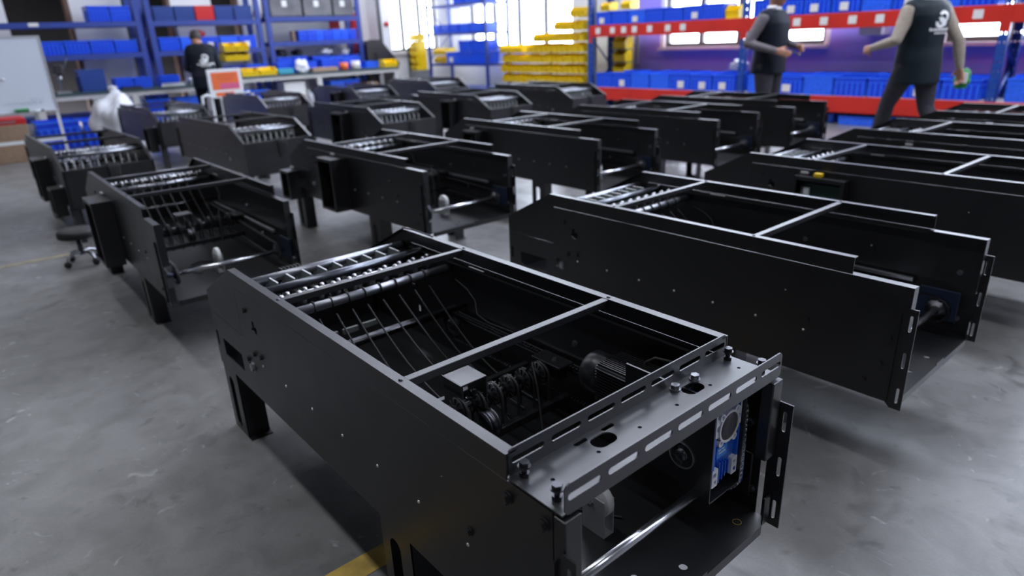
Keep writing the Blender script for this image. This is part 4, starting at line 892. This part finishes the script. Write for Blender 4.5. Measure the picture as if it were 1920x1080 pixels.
def limb(pts, n=14):
    """tapered tube through (x,y,z,r) joints with rounded ends, densely ringed"""
    mb = MB(); P = []
    for a, b in zip(pts[:-1], pts[1:]):
        for k in range(6): t = k/6; P.append([a[i]+(b[i]-a[i])*t for i in range(4)])
    P.append(list(pts[-1])); vs_ = []; prev = None
    ps = [Vector(p[:3]) for p in P]; rs = [p[3] for p in P]
    d0 = (ps[1]-ps[0]).normalized(); d1 = (ps[-1]-ps[-2]).normalized()
    ps = [ps[0]-d0*rs[0]*.8, ps[0]-d0*rs[0]*.45]+ps+[ps[-1]+d1*rs[-1]*.45, ps[-1]+d1*rs[-1]*.8]; rs = [rs[0]*.45, rs[0]*.85]+rs+[rs[-1]*.85, rs[-1]*.45]
    m = len(ps)
    for i, p in enumerate(ps):
        d = (ps[min(i+1, m-1)]-ps[max(i-1, 0)]).normalized(); a = d.orthogonal().normalized() if prev is None else (prev-d*prev.dot(d)).normalized(); prev = a; b = d.cross(a)
        for k in range(n): vs_.append(p+a*rs[i]*math.cos(2*PI*k/n)+b*rs[i]*math.sin(2*PI*k/n))
    fs = [(i*n+k, i*n+(k+1) % n, (i+1)*n+(k+1) % n, (i+1)*n+k) for i in range(m-1) for k in range(n)]+[tuple(range(n))[::-1], tuple((m-1)*n+k for k in range(n))]
    return mb._add(vs_, fs, True)
def rings(rs, n=24, e=2.4):
    """stack of super-elliptic rings (cx,cy,z,rx,ry), densified"""
    mb = MB(); R_ = []
    for a, b in zip(rs[:-1], rs[1:]):
        for k in range(4): t = k/4; R_.append([a[i]+(b[i]-a[i])*t for i in range(5)])
    R_.append(list(rs[-1])); vs_ = []
    for cx, cy, z, rx, ry in R_:
        for k in range(n):
            a = 2*PI*k/n; c, s = math.cos(a), math.sin(a); vs_.append((cx+rx*math.copysign(abs(c)**(2/e), c), cy+ry*math.copysign(abs(s)**(2/e), s), z))
    m = len(R_)
    return mb._add(vs_, [(i*n+k, i*n+(k+1) % n, (i+1)*n+(k+1) % n, (i+1)*n+k) for i in range(m-1) for k in range(n)]+[tuple(range(n))[::-1], tuple((m-1)*n+k for k in range(n))], True)
def hand(wrist, d, palm_n, curl=.9):
    """palm, four unequal bent fingers and a thumb that leaves the side of the palm"""
    d = Vector(d).normalized(); nrm = Vector(palm_n); nrm = (nrm-d*nrm.dot(d)).normalized(); s = d.cross(nrm); w0 = Vector(wrist); out = []
    for k in (-1, 0, 1): out.append(limb([tuple(w0+d*.005+s*.018*k)+(.017,), tuple(w0+d*.085+s*.024*k)+(.015,)], 10))
    for k, ln in enumerate((.068, .078, .072, .055)):
        o = s*(.033-.022*k); p = w0+d*.088+o; q = [tuple(p)+(.0105,)]
        dirn = d.copy(); a = 0
        for j in range(3): a += curl*(.35+.25*j); dv = d*math.cos(a)+nrm*math.sin(a); p = p+dv*ln*(.45, .32, .23)[j]; q.append(tuple(p)+(.0098-.001*j,))
        out.append(limb(q, 8))
    p = w0+d*.025+s*.03; q = [tuple(p)+(.013,)]; p = p+(d*.6+s*.7+nrm*.35).normalized()*.04; q.append(tuple(p)+(.0115,)); p = p+(d*.8+s*.15+nrm*.6).normalized()*.032; q.append(tuple(p)+(.0095,)); out.append(limb(q, 8))
    return out
def person(label, loc, heading, H, J, mats, vest_to, lean=0.0, logo=None, vest='vest', wide=1.12):
    """J: joint dict in metres for a 1.75 m figure facing +x, left = +y"""
    root = thing('person', label, 'person', loc, heading); k = H/1.75; root.scale = (k*wide, k*wide, k)
    L_ = lambda z: lean*max(0, z-.92)          # forward lean of the trunk
    sh, tr, sk = mats
    B = []
    torso = [(0, 0, .84, .085, .125), (0, 0, .92, .115, .165), (L_(1.05), 0, 1.05, .115, .155), (L_(1.2), 0, 1.2, .122, .165), (L_(1.33)-.005, 0, 1.33, .122, .182), (L_(1.41)-.01, 0, 1.41, .095, .175), (L_(1.46)-.012, 0, 1.46, .065, .11), (L_(1.49)-.008, 0, 1.495, .055, .06)]
    B.append((rings(torso), sh))
    hd = Vector(J.get('head', (.03+L_(1.6), 0, 1.625))); nk = Vector((L_(1.47)-.005, 0, 1.46))
    B.append((limb([tuple(nk)+(.058,), tuple(nk.lerp(hd, .62))+(.052,)]), 'skin'))
    mb = rings([(-.005, 0, -.125, .045, .04), (.012, 0, -.11, .062, .052), (.008, 0, -.06, .082, .066), (0, 0, 0, .096, .076), (-.004, 0, .05, .098, .078), (-.008, 0, .09, .082, .068), (-.01, 0, .115, .045, .04)], 24, 2.0)
    tl = Matrix.Translation(hd) @ Matrix.Rotation(J.get('nod', 0.0), 4, 'Y') @ Matrix.Rotation(J.get('turn', 0.0), 4, 'Z')
    def hv(m_): m_.v = [tuple(tl @ Vector(v)) for v in m_.v]; return m_
    B.append((hv(mb), 'skin'))
    B.append((hv(limb([(.088, 0, .01, .009), (.105, 0, -.028, .013)], 10)), 'skin'))                     # nose
    B.append((hv(limb([(.082, -.022, -.07, .009), (.086, 0, -.068, .011), (.082, .022, -.07, .009)], 8)), 'skin'))   # mouth
    B.append((hv(limb([(.080, -.035, .032, .010), (.088, 0, .035, .010), (.080, .035, .032, .010)], 8)), 'skin'))    # brow
    for s in (-1, 1): B.append((hv(limb([(-.005, s*.078, .025, .012), (-.012, s*.082, -.02, .010)], 8)), 'skin'))    # ears
    for s, n in ((1, 'l'), (-1, 'r')):
        e = J[n+'_elbow']; wv = J[n+'_wrist']; s0 = (L_(1.40)-.01, s*.165, 1.385)
        B.append((limb([s0+(.068,), tuple(Vector(s0).lerp(Vector(e), .5))+(.056,), tuple(e)+(.047,)]), sh)); B.append((limb([tuple(e)+(.047,), tuple(Vector(e).lerp(Vector(wv), .35))+(.046,), tuple(wv)+(.034,)]), sh))
        for hm in hand(Vector(wv)+(Vector(wv)-Vector(e)).normalized()*.012, Vector(wv)-Vector(e), J.get(n+'_palm', (0, -s, -.2)), J.get('curl', .9)): B.append((hm, 'skin'))
        kn = J[n+'_knee']; an = J[n+'_ankle']; hp = (0, s*.088, .90)
        B.append((limb([hp+(.105,), tuple(Vector(hp).lerp(Vector(kn), .5))+(.088,), tuple(kn)+(.066,)]), tr)); B.append((limb([tuple(kn)+(.066,), tuple(Vector(kn).lerp(Vector(an), .3))+(.066,), tuple(an)+(.052,)]), tr))
        B.append((limb([(an[0]-.03, an[1], an[2]-.035, .042), (an[0]+.07, an[1], an[2]-.045, .042), (an[0]+.15, an[1], an[2]-.055, .034)], 10), 'shoe'))
    body = fuse(B, 'body'); b = link('body', body, root)
    # hair cap
    hr = rings([(-.035, 0, -.05, .070, .078), (-.03, 0, -.01, .082, .084), (-.018, 0, .045, .098, .087), (-.012, 0, .09, .092, .077), (-.012, 0, .118, .06, .05), (-.012, 0, .128, .02, .02)], 24, 2.0)
    link('hair', fuse([(hv(hr), 'hair')], 'hair', .012, 3), root)
    for s in (-1, 1): hv_ = hv(MB().lathe([(0, -.008), (.009, -.004), (.0095, .002), (0, .006)], (.090, s*.031, .012), 'x', 10)); hv_.build('eye', 'ink', root)
    if J.get('collar'): MB().lathe([(.062, -.03), (.068, .0), (.064, .03), (.060, .03), (.060, -.03)], (L_(1.48)-.006, 0, 1.478), 'z', 24).build('collar', 'white', root)
    # sleeveless vest: a shell over the trunk
    vr = [(c[0], c[1], c[2], c[3]+.024, c[4]+.022) for c in torso if c[2] > 1.0 and c[2] < 1.47]
    vr = [(L_(.9)*.3-.005, 0, vest_to, .150, .190), (0, 0, .95, .146, .188)]+vr+[(L_(1.47)-.014, 0, 1.468, .082, .105)]
    V = [(rings(vr), vest)]
    for s in (-1, 1): V.append((limb([(L_(1.40)-.012, s*.09, 1.43, .058), (L_(1.39)-.01, s*.155, 1.405, .068)]), vest))
    vm = fuse(V, 'vest', .012, 4); vo = link('vest', vm, root)
    if logo:
        bv = BVHTree.FromPolygons([v.co for v in vm.vertices], [tuple(p.vertices) for p in vm.polygons])
        sgn, cy, cz, sc = logo                       # sgn -1: on the back, +1: on the chest
        def pr(u, v):
            hit = bv.ray_cast(Vector((sgn*1.0, cy+u*sc, cz+v*sc)), Vector((-sgn, 0, 0)))
            return (hit[0]+Vector((sgn*.004, 0, 0))) if hit[0] else None
        mb = MB()
        def patch(fn, nu, nv):
            g = [[pr(*fn(i/nu, j/nv)) for j in range(nv+1)] for i in range(nu+1)]
            if any(p is None for r_ in g for p in r_): return
            o = [p for r_ in g for p in r_]; mb._add(o, [(i*(nv+1)+j, (i+1)*(nv+1)+j, (i+1)*(nv+1)+j+1, i*(nv+1)+j+1) for i in range(nu) for j in range(nv)])
        def ring_(cx, cy_, r0, r1, a0, a1): patch(lambda a, b: (cx+(r0+(r1-r0)*b)*math.cos(a0+(a1-a0)*a), cy_+(r0+(r1-r0)*b)*math.sin(a0+(a1-a0)*a)), 18, 2)
        f = -sgn
        ring_(0, .42, .10, .20, .5, 5.6); ring_(f*.10, .24, .07, .18, 1.0, 6.5); ring_(-f*.05, .22, .0, .10, 0, 2*PI)
        x = -.44
        rn = random.Random(5)
        while x < .42:
            w_ = rn.uniform(.05, .085); h_ = rn.uniform(.06, .09); x_ = x
            patch(lambda a, b: (x_+w_*a, -.02+h_*b), 2, 2); x += w_+.022
        x = -.28
        while x < .26:
            w_ = rn.uniform(.04, .06); h_ = rn.uniform(.04, .06); x_ = x
            patch(lambda a, b: (x_+w_*a, -.12+h_*b), 2, 2); x += w_+.02
        o = mb.build('vest_emblem', 'white', vo); o['kind'] = 'stuff'
    return root
STAND = dict(l_knee=(.02, .10, .50), l_ankle=(-.01, .11, .085), r_knee=(.03, -.10, .50), r_ankle=(.0, -.11, .085))
person('person in dark vest and grey sleeves, holding a pen by the rack', (-2.22, 7.2, 0), .02, 1.86,
       dict(STAND, r_elbow=(-.10, -.27, 1.13), r_wrist=(.16, -.20, 1.05), l_elbow=(.02, .26, 1.12), l_wrist=(.24, .10, 1.08), nod=.35, turn=0., curl=1.0, collar=True), ('shirtgrey', 'trousers', 'skin'), .80, .02)
person('person in dark vest with white back emblem and beige sleeves, walking past the rack', (-.58, 7.2, 0), 2.68, 1.87,
       dict(l_knee=(.16, .10, .52), l_ankle=(.24, .10, .10), r_knee=(-.06, -.10, .50), r_ankle=(-.30, -.10, .14), l_elbow=(-.02, .28, 1.12), l_wrist=(.24, .26, 1.06), r_elbow=(-.12, -.26, 1.10), r_wrist=(-.14, -.30, .86), nod=.2, turn=.3, curl=.8), ('shirtbeige', 'trousers', 'skin'), .72, .03, (-1, -.05, 1.20, .27), 'vestgreen')
person('person in black vest with white back emblem bending over the work table', (-10.62, 3.22, 0), 2.72, 1.74,
       dict(STAND, l_elbow=(.10, .25, 1.08), l_wrist=(.34, .16, .98), r_elbow=(.10, -.24, 1.08), r_wrist=(.34, -.12, .98), nod=.55, turn=.25, curl=.9, head=(.17, .05, 1.58)), ('shirtdark', 'trousersdark', 'skin'), .74, .22, (-1, -.06, 1.14, .27))
# pen in the first worker's hand, bag in the second worker's hand
pen = thing('pen', 'dark pen in the hand of the grey-sleeved man', 'pen', (-1.86, 7.1, 1.09)); pen.rotation_euler = (0, .5, .2); MB().tube((-.05, 0, 0), (.07, 0, 0), .007, n=8).build('barrel', 'blackplastic', pen); MB().tube((.07, 0, 0), (.085, 0, 0), .006, .001, n=8).build('tip', 'steel', pen)
cbg = bag('carried_bag', 'small dark green bag with a white tag held by the walking man', 'bag', (-.28, 7.60, .70), .075, .06, .19, 'green', seed=61); MB().box(.02, .07, -.075, -.055, .06, .16).build('white_tag', 'white', cbg)
